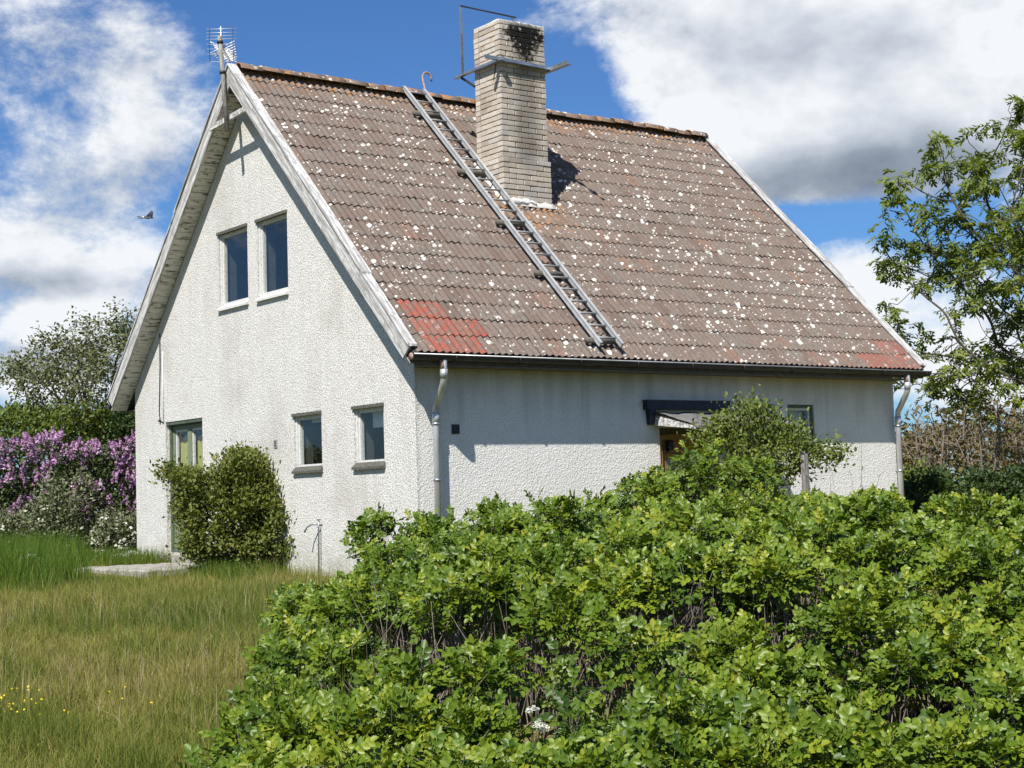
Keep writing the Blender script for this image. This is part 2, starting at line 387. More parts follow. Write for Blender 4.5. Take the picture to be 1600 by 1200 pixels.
def stamp(tv, tf, pos, rot, scale, rnd=None, jit=0.0):
    """copies of a template at N frames; rot (N,3,3) columns = local axes"""
    tv = np.asarray(tv, float); tf = np.asarray(tf); N = len(pos); n = len(tv)
    sc = np.asarray(scale, float)
    sc = sc[:, None, None] if sc.ndim == 1 else sc[:, None, :]
    loc = tv[None]*sc
    v = np.einsum('nij,nkj->nki', rot, loc)+pos[:, None, :]
    f = tf[None]+(np.arange(N)*n)[:, None, None]
    r = np.repeat(rnd if rnd is not None else np.zeros(N), n)
    return v.reshape(-1, 3), f.reshape(-1, tf.shape[1]), r
def norm(a): return a/np.maximum(np.linalg.norm(a, axis=-1, keepdims=True), 1e-9)
def frames(d, upv=None, rng=RNG, roll=0.0):
    """local y = d, local z close to up"""
    d = norm(d); N = len(d)
    if upv is None: upv = np.tile(V3(0, 0, 1), (N, 1))
    upv = upv+rng.normal(0, .02, (N, 3))
    x = norm(np.cross(d, upv)); z = np.cross(x, d)
    if roll:
        a = rng.normal(0, roll, N)[:, None]; x, z = np.cos(a)*x+np.sin(a)*z, -np.sin(a)*x+np.cos(a)*z
    return np.stack([x, d, z], axis=2)
def prisms(p0, p1, r0, r1, k=5, rnd=None):
    p0 = np.asarray(p0, float); p1 = np.asarray(p1, float); N = len(p0)
    d = norm(p1-p0); h = np.where(np.abs(d[:, 2:3]) > .9, V3(1, 0, 0)[None], V3(0, 0, 1)[None])
    x = norm(np.cross(d, h)); y = np.cross(d, x)
    a = np.arange(k)*2*np.pi/k
    ring = x[:, None]*np.cos(a)[None, :, None]+y[:, None]*np.sin(a)[None, :, None]
    r0 = np.broadcast_to(r0, (N,)); r1 = np.broadcast_to(r1, (N,))
    v = np.concatenate([p0[:, None]+ring*r0[:, None, None], p1[:, None]+ring*r1[:, None, None]], axis=1)
    i = np.arange(k); f = np.stack([i, (i+1) % k, (i+1) % k+k, i+k], 1)
    f = f[None]+(np.arange(N)*2*k)[:, None, None]
    rr = np.repeat(rnd, 2*k) if rnd is not None else np.zeros(N*2*k)
    return v.reshape(-1, 3), f.reshape(-1, 4), rr
def tube_mesh(name, pts, rad, k=10, cap=True):
    pts = [np.asarray(p, float) for p in pts]; n = len(pts)
    rad = rad if hasattr(rad, '__len__') else [rad]*n
    vs, fs = [], []
    t0 = norm(pts[1]-pts[0]); h = V3(1, 0, 0) if abs(t0[2]) > .9 else V3(0, 0, 1)
    x = norm(np.cross(t0, h))
    for i, p in enumerate(pts):
        a = pts[min(i+1, n-1)]-p; bb = p-pts[max(i-1, 0)]
        t = norm((norm(a) if i < n-1 else 0)+(norm(bb) if i > 0 else 0))
        x = norm(x-t*(x@t)); y = np.cross(t, x)
        for j in range(k):
            an = 2*np.pi*j/k; vs.append(p+rad[i]*(math.cos(an)*x+math.sin(an)*y))
    for i in range(n-1):
        for j in range(k): fs.append((i*k+j, i*k+(j+1) % k, (i+1)*k+(j+1) % k, (i+1)*k+j))
    if cap: fs.append(tuple(range(k-1, -1, -1))); fs.append(tuple(range((n-1)*k, n*k)))
    me = bpy.data.meshes.new(name); me.from_pydata([tuple(v) for v in vs], [], fs); me.update(); return me
def tube(name, pts, rad, m, parent=None, k=10):
    return link(name, tube_mesh(name, pts, rad, k), parent, m, True)
def hexa(name, c8, m, parent=None, bevel=0):
    """box from 8 corners: bottom 4 ccw then top 4"""
    me = bpy.data.meshes.new(name)
    me.from_pydata([tuple(c) for c in c8], [], [(3, 2, 1, 0), (4, 5, 6, 7), (0, 1, 5, 4), (1, 2, 6, 5), (2, 3, 7, 6), (3, 0, 4, 7)])
    me.update()
    bm = bmesh.new(); bm.from_mesh(me); bmesh.ops.recalc_face_normals(bm, faces=bm.faces)
    if bevel: bmesh.ops.bevel(bm, geom=bm.edges[:], offset=bevel, segments=1, affect='EDGES', clamp_overlap=True)
    bm.to_mesh(me); bm.free()
    return link(name, me, parent, m)
def box(name, a, c, m, parent=None, bevel=0):
    x0, y0, z0 = a; x1, y1, z1 = c
    return hexa(name, [(x0, y0, z0), (x1, y0, z0), (x1, y1, z0), (x0, y1, z0), (x0, y0, z1), (x1, y0, z1), (x1, y1, z1), (x0, y1, z1)], m, parent, bevel)
def bar(name, p0, p1, w, h, m, parent=None, up=(0, 0, 1), bevel=0):
    p0, p1 = np.asarray(p0, float), np.asarray(p1, float); d = norm(p1-p0); s = norm(np.cross(d, np.asarray(up, float))); u = np.cross(s, d)
    c = []
    for z in (-h/2, h/2):
        for p, sg in ((p0, -1), (p0, 1), (p1, 1), (p1, -1)): c.append(p+s*sg*w/2+u*z)
    return hexa(name, c, m, parent, bevel)

# ------------------------------------------------------------------ terrain
_D = [-50, 0, 5, 10, 15, 20, 24, 27, 60]; _Z = [-1.0, -.93, -.87, -.72, -.50, -.27, -.09, -.03, 0.0]
def ground_z(x, y):
    d = (np.asarray(x)-CAM[0])*F0[0]+(np.asarray(y)-CAM[1])*F0[1]
    acc = 0
    for k in (-2, -1, 0, 1, 2): acc = acc+np.interp(d+k*.8, _D, _Z)
    return acc/5+.025*np.sin(1.3*np.asarray(x)+.4)*np.sin(1.1*np.asarray(y))
def dsxy(d, s): return CAM[0]+d*F0[0]+s*R0[0], CAM[1]+d*F0[1]+s*R0[1]
def place(d, s, dz=0.0):
    x, y = dsxy(d, s); return V3(x, y, float(ground_z(x, y))+dz)
def pxat(u, v, d):
    r = CF+CR*(u-800)/FPX-CU*(v-600)/FPX
    return CAM+r*(d/(r@F0))
g1 = np.concatenate([-np.geomspace(2500, 45, 12), np.linspace(-40, 60, 101), np.geomspace(66, 2500, 12)])
gx, gy = np.meshgrid(g1, g1, indexing='ij')
gz = ground_z(gx, gy)
nn_ = len(g1); idx = np.arange(nn_*nn_).reshape(nn_, nn_)
gf = np.stack([idx[:-1, :-1], idx[1:, :-1], idx[1:, 1:], idx[:-1, 1:]], -1).reshape(-1, 4)
gm = npmesh('ground', [(np.stack([gx, gy, gz], -1).reshape(-1, 3), gf)])
tag(link('ground', gm, None, 'meadow_soil', True), None, None, kind='structure')

# ------------------------------------------------------------------ the house
L, W, GO, G2, EO, ZE, ZR = 8.617, 8.4, .28, .306, .39, 2.517, 6.964
SL = (ZR-ZE)/(W/2+EO); CS = 1/math.hypot(1, SL); SN = SL*CS
def rz(y): return ZR-SL*abs(y-W/2)
house = thing('house', (0, 0, float(ground_z(0, 0))), 'white roughcast one and a half storey house with steep tiled roof and tall chimney', 'house')

def prism_x(poly, x0, x1):
    n = len(poly); vs = [(x0, y, z) for y, z in poly]+[(x1, y, z) for y, z in poly]
    fs = [tuple(range(n)), tuple(range(2*n-1, n-1, -1))]+[(i, i+n, (i+1) % n+n, (i+1) % n) for i in range(n)]
    me = bpy.data.meshes.new('tmp'); me.from_pydata(vs, [], fs); me.update()
    bm = bmesh.new(); bm.from_mesh(me); bmesh.ops.recalc_face_normals(bm, faces=bm.faces); bm.to_mesh(me); bm.free()
    return me
TK = .26; WT = .22
outer = prism_x([(0, -.9), (W, -.9), (W, rz(0)-WT), (W/2, ZR-WT), (0, rz(0)-WT)], 0, L)
inner = prism_x([(TK, -.2), (W-TK, -.2), (W-TK, rz(TK)-WT-.12), (W/2, ZR-WT-.12), (TK, rz(TK)-WT-.12)], TK, L-TK)
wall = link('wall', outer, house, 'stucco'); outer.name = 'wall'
outer.materials.append(MATS['interior'])
# (y0,y1,z0,z1) on the gable ; (x0,x1,z0,z1) on the eaves side
GW = {'u1': (4.322, 5.252, 3.642, 4.763), 'u2': (3.128, 4.02, 3.642, 4.763), 'l1': (2.290, 3.045, 1.19, 1.952), 'l2': (.725, 1.455, 1.19, 1.952)}
DOOR = (5.9, 7.222, .06, 2.085)
EW = {'e1': (5.56, 6.08, 1.42, 1.962), 'e2': (6.33, 6.87, 1.42, 1.962)}
EDOOR = (3.88, 4.80, -.25, 1.62)
cut = [inner]
def cutter(a, c):
    x0, y0, z0 = a; x1, y1, z1 = c
    me = bpy.data.meshes.new('cut'); me.from_pydata([(x0, y0, z0), (x1, y0, z0), (x1, y1, z0), (x0, y1, z0), (x0, y0, z1), (x1, y0, z1), (x1, y1, z1), (x0, y1, z1)], [],
        [(3, 2, 1, 0), (4, 5, 6, 7), (0, 1, 5, 4), (1, 2, 6, 5), (2, 3, 7, 6), (3, 0, 4, 7)]); me.update(); return me
for (a, c, z0, z1) in list(GW.values())+[DOOR]: cut.append(cutter((-.1, a, z0), (TK+.1, c, z1)))
for (a, c, z0, z1) in list(EW.values())+[EDOOR]: cut.append(cutter((a, -.1, z0), (c, TK+.1, z1)))
tmpo = []
wall.location = (0, 0, 0); wall.parent = None
for i, me in enumerate(cut):
    o = bpy.data.objects.new('cutter', me); COL.objects.link(o); tmpo.append(o)
    if i == 0: me.materials.append(MATS['stucco']); me.materials.append(MATS['interior']); me.polygons.foreach_set('material_index', np.ones(len(me.polygons), np.int32))
    md = wall.modifiers.new('b', 'BOOLEAN'); md.operation = 'DIFFERENCE'; md.object = o; md.solver = 'EXACT'
dg = bpy.context.evaluated_depsgraph_get(); dg.update()
nm = bpy.data.meshes.new_from_object(wall.evaluated_get(dg))
wall.modifiers.clear(); wall.data = nm; nm.name = 'wall'
for o in tmpo: bpy.data.objects.remove(o, do_unlink=True)
if len(nm.materials) < 2: nm.materials.append(MATS['interior'])
for p in nm.polygons:                                   # room shade is put into a near-black colour; only outer faces and reveals are roughcast
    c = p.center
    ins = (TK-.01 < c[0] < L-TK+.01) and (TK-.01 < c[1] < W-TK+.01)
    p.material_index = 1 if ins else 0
wall.parent = house; wall.location = -house.location
# plinth lip below the terrace door
box('door_step', (-.16, 5.7, -.14), (-.004, 7.42, .05), 'concrete', house, .015)

# roof deck, tiles
def slope_prism(name, x0, x1, top, bot, y_e, m, parent):
    poly = [(-y_e, rz(-y_e)+bot), (W/2, ZR+bot), (W+y_e, rz(W+y_e)+bot), (W+y_e, rz(W+y_e)+top), (W/2, ZR+top), (-y_e, rz(-y_e)+top)]
    me = prism_x(poly, x0, x1); me.name = name; return link(name, me, parent, m)
roof = slope_prism('roof', -GO+.03, L+G2-.03, -.05, -.19, EO-.03, 'roof_deck', house)

TW, TLEN, GAUGE = .2065, .385, .343
def tile_mesh(ylen, name):
    seg = 12; vs, fs = [], []
    def h(u): return .0145*(1+math.cos(2*math.pi*(u/(TW/2)-.5)))
    for zoff, yy in ((.014, 0), (.014*(1-ylen/TLEN), ylen)):
        for i in range(seg+1):
            u = (TW+.004)*i/seg; vs.append((u, yy, h(u)+zoff))
    for i in range(seg): fs.append((i, i+1, i+seg+2, i+seg+1))
    o = len(vs)
    for i in range(seg+1):
        u = (TW+.004)*i/seg; vs.append((u, .003, h(u)+.014-.011))
    for i in range(seg+1): u = (TW+.004)*i/seg; vs.append((u, 0, h(u)+.014))
    for i in range(seg): fs.append((o+i, o+i+1, o+seg+2+i, o+seg+1+i))
    return vs, fs
NR, NC, X0T = 19, 44, -.21
slen = (W/2+EO)/CS
tv, tf = tile_mesh(TLEN, 't')
tme = bpy.data.meshes.new('tile'); tme.from_pydata(tv, [], tf); tme.update(); tme.materials.append(MATS['roof_tile'])
tme.polygons.foreach_set('use_smooth', np.ones(len(tme.polygons), bool))
tv2, tf2 = tile_mesh(.24, 't2')
EX, UPS, NRM = V3(1, 0, 0), V3(0, CS, SN), V3(0, -SN, CS)
tiles = []
for r in range(NR):
    for c in range(NC):
        s = r*GAUGE
        p = V3(X0T+c*TW, -EO-.015, rz(-EO)-.015*SL)+UPS*s+NRM*(-.034)
        red = 0.0
        if (c in (1, 2, 3) and r == 2) or (c in (1, 2, 3, 5) and r == 1) or (c in (1, 2, 3, 4) and r == 0): red = 1.0
        if r == 1 and c == 4: red = .45
        if (r == 0 and c >= 38) or (r == 1 and c >= 41): red = .75
        if r == 0 and c == 33: red = .5
        red = max(0, red*(1-random.random()*.42))
        tiles.append((p, r, c, red, min(.99, max(0.01, random.gauss(.5, .26)))))
def inch(t): return 2.95 < t[0][0] < 3.75 and 2.30 < t[0][1] < 2.50
tiles = [t for t in tiles if not inch(t)]
tiles.sort(key=lambda t: np.linalg.norm(t[0]-CAM))
for k, (p, r, c, red, ti) in enumerate(tiles[:300]):
    o = bpy.data.objects.new('tile', tme); COL.objects.link(o); o.parent = roof
    jx, jz = random.gauss(0, .002), random.gauss(0, .003)
    mm = Matrix(((1, 0, 0, p[0]+jx), (0, CS, -SN, p[1]), (0, SN, CS, p[2]+jz), (0, 0, 0, 1)))
    o.matrix_local = mm@Matrix.Rotation(random.gauss(0, .006), 4, 'Z')
    o['tint'] = float(ti); o['red'] = float(red)
def join_tiles(name, lst, mats3, parent):
    V, Fc, T, Rd = [], [], [], []; off = 0
    for (p, rot, vs, fs, ti, red) in lst:
        v = np.array(vs)@np.array(rot).T+p; V.append(v); Fc += [tuple(i+off for i in f) for f in fs]; off += len(vs)
        T.append(np.full(len(vs), ti)); Rd.append(np.full(len(vs), red))
    me = bpy.data.meshes.new(name); me.from_pydata(np.concatenate(V).tolist(), [], Fc); me.update()
    for nm_, arr in (('tint', T), ('red', Rd)):
        a = me.attributes.new(nm_, 'FLOAT', 'POINT'); a.data.foreach_set('value', np.concatenate(arr).astype(np.float32))
    o = link(name, me, parent, mats3); o['kind'] = 'stuff'; return o
RF = np.stack([EX, UPS, NRM], 1); RB = np.stack([-EX, V3(0, -CS, SN), V3(0, SN, CS)], 1)
rest = []
for (p, r, c, red, ti) in tiles[300:]:
    a = random.gauss(0, .006); Rj = RF@np.array(((math.cos(a), -math.sin(a), 0), (math.sin(a), math.cos(a), 0), (0, 0, 1)))
    last = r == NR-1
    rest.append((p+V3(0, 0, random.gauss(0, .003)), Rj, tv2 if last else tv, tf2 if last else tf, ti, red))
for r in range(NR):
    for c in range(NC):
        p = V3(X0T+NC*TW-c*TW, W+EO+.015, rz(-EO)-.015*SL)+V3(0, -CS, SN)*(r*GAUGE)+V3(0, SN, CS)*(-.034)
        last = r == NR-1
        rest.append((p, RB, tv2 if last else tv, tf2 if last else tf, random.random(), 0))
to = join_tiles('tile_field', rest, 'roof_tile', roof); to.data.polygons.foreach_set('use_smooth', np.ones(len(to.data.polygons), bool))
# ridge tiles: overlapping half-rounds, each slightly out of line
def ridge_mesh():
    vs, fs = [], []; k = 9
    for (x, rr) in ((0, .125), (.40, .112)):
        for rad in (rr, rr-.018):
            for i in range(k):
                a = math.pi*(.06+.88*i/(k-1)); vs.append((x, rad*math.cos(a)*1.05, rad*math.sin(a)-.06))
    for i in range(k-1):
        fs += [(i, i+1, 2*k+i+1, 2*k+i), (k+i+1, k+i, 3*k+i, 3*k+i+1), (i+1, i, k+i, k+i+1), (2*k+i, 2*k+i+1, 3*k+i+1, 3*k+i)]
    me = bpy.data.meshes.new('ridge_tile'); me.from_pydata(vs, [], fs); me.update(); me.materials.append(MATS['roof_tile']); return me
rme = ridge_mesh(); rme.polygons.foreach_set('use_smooth', np.ones(len(rme.polygons), bool))
x = -.17
while x < L+G2-.25:
    o = bpy.data.objects.new('ridge_tile', rme); COL.objects.link(o); o.parent = roof
    o.location = (x, W/2+random.gauss(0, .008), ZR+.035+random.gauss(0, .008)); o.rotation_euler = (random.gauss(0, .05), random.gauss(0, .012), random.gauss(0, .015))
    o['tint'] = random.random(); o['red'] = 0.0; x += .345

# barge boards, cover strips, soffit boards, apex tie
def rake_board(name, x0, x1, top, bot, side, y0, y1, m, parent, endcut=0.0):
    """board following one slope of the gable between distances y0..y1 from the eaves side"""
    def yy(y): return y if side < 0 else W-y
    c = [(x0, yy(y0), rz(y0)+bot), (x1, yy(y0), rz(y0)+bot), (x1, yy(y1), rz(y1)+bot), (x0, yy(y1), rz(y1)+bot),
         (x0, yy(y0-endcut), rz(y0-endcut)+top), (x1, yy(y0-endcut), rz(y0-endcut)+top), (x1, yy(y1), rz(y1)+top), (x0, yy(y1), rz(y1)+top)]
    return hexa(name, c, m, parent)
for side in (-1, 1):
    rake_board('barge_board', -GO-.025, -GO+.005, .035, -.25, side, -.225, W/2+(.0 if side < 0 else -.001), 'rake_paint', house, .16)
    ym = .62 if side < 0 else 2.3
    rake_board('verge_cover', -GO-.05, -GO+.09, .075, .045, side, ym, W/2, 'rake_paint', house)
    rake_board('verge_cover', -GO-.042, -GO+.085, .050, .022, side, -.37, ym+.06, 'rake_paint', house)
    rake_board('barge_board', L+G2-.005, L+G2+.025, .035, -.25, side, -.225, W/2, 'rake_paint', house, .16)
    rake_board('verge_cover', L+G2-.11, L+G2+.05, .075, .045, side, 1.0, W/2, 'rake_paint', house)
    rake_board('verge_cover', L+G2-.105, L+G2+.042, .050, .022, side, -.37, 1.06, 'rake_paint', house)
    sof = rake_board('soffit', -GO+.006, -.003, -.192, -.199, side, -.34, W/2, 'roof_deck', house)
    y = -.33; k = 0
    while y < W/2-.12:
        wv = .088*random.uniform(.95, 1.05); dz = random.gauss(0, .002)
        rake_board('soffit_board', -GO+.008, -.004, -.200+dz, -.217+dz+random.gauss(0, .0015), side, y, y+wv-.014, 'soffit_paint', sof); y += wv; k += 1
    # eaves soffit outside the long wall
    yo = -.004 if side < 0 else W+.004
    ye = -EO+.03 if side < 0 else W+EO-.03
    hexa('eaves_board', [(-.002, ye, rz(-EO+.03)-.215), (L+.002, ye, rz(-EO+.03)-.215), (L+.002, yo, rz(-EO+.03)-.205), (-.002, yo, rz(-EO+.03)-.205),
                         (-.002, ye, rz(-EO+.03)-.195), (L+.002, ye, rz(-EO+.03)-.195), (L+.002, yo, rz(-EO+.03)-.185), (-.002, yo, rz(-EO+.03)-.185)], 'old_timber', house)
bar('apex_tie', (-GO-.012, 4.83, 6.225), (-GO-.012, 3.72, 6.275), .045, .075, 'flaking_white', house)

# gutter, downpipes
def gutter(name, y, x0, x1, z, m, parent):
    k = 9; R1 = .066; vs, fs = [], []
    for x in (x0, x1):
        for rad in (R1, R1-.006):
            for i in range(k):
                a = math.pi*(1+i/(k-1)); vs.append((x, y+rad*math.cos(a), z+rad*math.sin(a)))
    for i in range(k-1): fs += [(i, i+1, 2*k+i+1, 2*k+i), (k+i+1, k+i, 3*k+i, 3*k+i+1)]
    fs += [(0, k, 3*k, 2*k), (k-1, 3*k-1, 4*k-1, 2*k-1), tuple(range(k)), tuple(range(2*k, 3*k))]
    me = bpy.data.meshes.new(name); me.from_pydata(vs, [], fs); me.update(); o = link(name, me, parent, m)
    for xx in np.arange(x0+.6, x1, .95):
        pts = [(xx, y-(R1+.006)*math.cos(t), z-(R1+.006)*math.sin(t)) for t in np.linspace(0, math.pi, 8)]
        tube('bracket', pts, .007, m, o, 5)
    return o
gut = gutter('gutter', -.405, -.30, L+G2+.04, 2.455, 'gutter_dark', house)
tube('bead', [(-.30, -.471, 2.457), (L+G2+.04, -.471, 2.457)], .009, 'old_zinc', gut, 6)
tube('end_cap', [(-.306, -.405, 2.43), (-.298, -.405, 2.43)], .045, 'rust_pink', gut, 12)
gutter('gutter', W+.405, -.30, L+G2+.04, 2.455, 'gutter_dark', house)
def downpipe(xo, xw, m, lower_m):
    top = tube('downpipe', [(xo, -.41, 2.40), (xo, -.415, 2.28), (xo+.005, -.405, 2.17), (xo+.02, -.36, 2.11), (xw-.01, -.17, 1.92), (xw, -.125, 1.87), (xw, -.115, 1.80), (xw, -.115, -.55)], .042, lower_m, house, 14)
    tube('outlet', [(xo, -.405, 2.42), (xo, -.41, 2.29)], .046, 'rust_pink', top, 14)
    tube('sleeve', [(xo, -.413, 2.29), (xo+.002, -.408, 2.185)], .048, m, top, 14)
    tube('sleeve', [(xw, -.115, 1.80), (xw, -.115, 1.66)], .047, m, top, 14)
    for z in (1.655, .98, .33):
        tube('clamp', [(xw, -.115, z-.012), (xw, -.115, z+.012)], .051, 'galvanised', top, 14)
        bar('clamp_pin', (xw+.03, -.115, z), (xw+.03, .0, z), .012, .012, 'galvanised', top)
    return top
downpipe(.15, .215, 'old_zinc', 'old_zinc'); downpipe(8.46, 8.56, 'old_zinc', 'old_zinc')

# chimney of pale bricks
chim = box('chimney', (3.0, 2.175, 4.3), (3.785, 2.765, 7.66), 'mortar', house)
bl, bh, bd, jt = .238, .068, .11, .010
course = .078
def brickmesh(l, d, hgt):
    bm = bmesh.new(); bmesh.ops.create_cube(bm, size=1.0)
    for v in bm.verts: v.co.x *= l; v.co.y *= d; v.co.z *= hgt
    bmesh.ops.bevel(bm, geom=bm.edges[:], offset=.006, segments=1, affect='EDGES')
    me = bpy.data.meshes.new('brick'); bm.to_mesh(me); bm.free(); me.materials.append(MATS['chimney_brick']); return me
BM = {}
backb = []; nb = 0
def brick(cx, cy, cz, lx, ly, vis):
    global nb
    j = V3(random.gauss(0, .0025), random.gauss(0, .0025), random.gauss(0, .0015)); ti = min(1, max(0, random.gauss(.45, .25)))
    if vis and nb < 298:
        key = (round(lx, 3), round(ly, 3))
        if key not in BM: BM[key] = brickmesh(lx, ly, bh)
        o = bpy.data.objects.new('brick', BM[key]); COL.objects.link(o); o.parent = chim
        o.location = (cx+j[0], cy+j[1], cz+j[2]); o.rotation_euler = (0, random.gauss(0, .004), random.gauss(0, .008)); o['tint'] = float(ti); nb += 1
    else:
        x0, x1, y0, y1, z0, z1 = cx-lx/2, cx+lx/2, cy-ly/2, cy+ly/2, cz-bh/2, cz+bh/2
        vs = [(x0, y0, z0), (x1, y0, z0), (x1, y1, z0), (x0, y1, z0), (x0, y0, z1), (x1, y0, z1), (x1, y1, z1), (x0, y1, z1)]
        backb.append((j, np.eye(3), vs, [(3, 2, 1, 0), (4, 5, 6, 7), (0, 1, 5, 4), (1, 2, 6, 5), (2, 3, 7, 6), (3, 0, 4, 7)], ti, 0))
def run(a, bnd, first):
    """split a..bnd into bricks, the first of length `first`"""
    out = []; p = a; ln = first
    while p < bnd-.02:
        q = min(p+ln, bnd)
        if bnd-q < .07: q = bnd
        out.append((p, q)); p = q+jt; ln = bl
    return out
z = 4.86; k = 0
while z < 7.64:
    low = z < 5.58
    xa, xb, ya, yb = (2.968, 3.838, 2.132, 2.80) if low else (2.98, 3.803, 2.15, 2.785)
    zz = z+bh/2
    f1 = [bl, .115, bl*.75][k % 3] if k % 5 else bl*.5
    ev = k % 2 == 0
    for (p, q) in run(xa, xb, bl if ev else .115):
        if zz > rz(ya)-.12: brick((p+q)/2, ya+bd/2, zz, q-p, bd, True)
        brick((p+q)/2, yb-bd/2, zz, q-p, bd, False) if zz > rz(yb)-.12 else None
    for (p, q) in run(ya+bd+jt, yb-bd-jt, .115 if ev else bl):
        if zz > rz((p+q)/2)-.15:
            brick(xa+bd/2, (p+q)/2, zz, bd, q-p, True); brick(xb-bd/2, (p+q)/2, zz, bd, q-p, False)
    z += course; k += 1
ob = join_tiles('brick_field', backb, 'chimney_brick', chim)
def lump(name, c, s, m, parent, seed=0, sub=3, amp=.25):
    bm = bmesh.new(); bmesh.ops.create_icosphere(bm, subdivisions=sub, radius=1.0)
    rg = np.random.default_rng(seed); ph = rg.uniform(0, 6, (6, 3)); fr = rg.uniform(1.2, 4, (6, 3))
    for v in bm.verts:
        p = np.array(v.co); a = sum(math.sin(fr[i]@p+ph[i, 0])*.5**(i*.5) for i in range(6))*amp/2
        p = p*(1+a); v.co = (c[0]+p[0]*s[0], c[1]+p[1]*s[1], c[2]+p[2]*s[2])
    me = bpy.data.meshes.new(name); bm.to_mesh(me); bm.free(); return link(name, me, parent, m, True)
# rough mortar cap and skirt
def rough_ring(name, x0, x1, y0, y1, zf, hgt, wdt, m, parent, seed):
    rg = np.random.default_rng(seed); vs, fs = [], []; pts = []
    for (ax, ay, bx, by) in ((x0, y0, x1, y0), (x1, y0, x1, y1), (x1, y1, x0, y1), (x0, y1, x0, y0)):
        n = 14
        for i in range(n): t = i/n; pts.append((ax+(bx-ax)*t, ay+(by-ay)*t))
    cx, cy = (x0+x1)/2, (y0+y1)/2; n = len(pts)
    for (px_, py_) in pts:
        z0 = zf(px_, py_); jj = rg.uniform(.4, 1.3); q = rg.uniform(.6, 1.2)
        dx, dy = np.sign(px_-cx)*(abs(px_-cx) > (x1-x0)/2-.02), np.sign(py_-cy)*(abs(py_-cy) > (y1-y0)/2-.02)
        vs += [(px_+dx*wdt*q, py_+dy*wdt*q, z0-.05), (px_+dx*wdt*.5*q, py_+dy*wdt*.5*q, z0+hgt*.6*jj), (px_-dx*.03, py_-dy*.03, z0+hgt*jj)]
    for i in range(n):
        j = (i+1) % n; fs += [(3*i, 3*j, 3*j+1, 3*i+1), (3*i+1, 3*j+1, 3*j+2, 3*i+2)]
    me = bpy.data.meshes.new(name); me.from_pydata(vs, [], fs); me.update(); return link(name, me, parent, m, True)
rough_ring('mortar_skirt', 2.968, 3.838, 2.132, 2.80, lambda x, y: rz(y)+.02, .05, .045, 'mortar', chim, 3)
for i_, (a_, b_, c_) in enumerate(((3.16, .10, .05), (3.32, .12, .06), (3.45, .08, .04))): lump('mortar_patch', (a_, 2.115, rz(2.115)+.045), (b_, .03, c_), 'mortar_white', chim, 60+i_, 2, .5)
def cap_mesh():
    nx, ny = 15, 11; rg = np.random.default_rng(5); vs, fs = [], []
    for i in range(nx):
        for j in range(ny):
            ex = min(i, nx-1-i, j, ny-1-j)
            vs.append((2.985+.813*i/(nx-1), 2.155+.625*j/(ny-1), 7.63+(.045+rg.uniform(-.022, .02) if ex > 0 else rg.uniform(-.02, .025))))
    for i in range(nx-1):
        for j in range(ny-1): a = i*ny+j; fs.append((a, a+ny, a+ny+1, a+1))
    me = bpy.data.meshes.new('mortar_cap'); me.from_pydata(vs, [], fs); me.update(); return me
link('mortar_cap', cap_mesh(), chim, 'mortar_white', True)
def angle_iron(name, p0, p1, s, parent, inward):
    """L-section: one flange upright, one lying outward"""
    o = bar(name, p0, p1, .006, .062, 'galvanised', parent)
    d = np.asarray(inward, float)*-.03
    bar('flange', np.asarray(p0)+d+V3(0, 0, -.03), np.asarray(p1)+d+V3(0, 0, -.03), .06, .006, 'galvanised', o)
    return o
angle_iron('angle_iron', (2.70, 2.13, 7.055), (3.86, 2.13, 7.03), 1, chim, (0, 1, 0))
angle_iron('angle_iron', (2.955, 3.24, 7.035), (2.955, 2.0, 7.04), 1, chim, (1, 0, 0))
angle_iron('angle_iron', (3.835, 3.24, 7.02), (3.835, 1.64, 7.01), 1, chim, (-1, 0, 0))
gr = bar('guard_post', (2.93, 3.03, 7.0), (2.93, 3.03, 8.08), .042, .012, 'galvanised', chim, (0, 1, 0))
bar('guard_post', (3.88, 3.03, 7.0), (3.88, 3.03, 8.05), .042, .012, 'galvanised', chim, (0, 1, 0))
bar('guard_rail', (2.91, 3.03, 8.07), (3.95, 3.03, 8.05), .035, .012, 'gutter_dark', chim)
bar('strut', (2.955, 3.10, 7.0), (2.975, 2.79, 6.80), .03, .03, 'gutter_dark', chim)
tube('wire', [(2.974, 2.24, 7.01), (2.972, 2.27, 6.92), (2.972, 2.31, 6.79)], .006, 'cable_black', chim, 5)

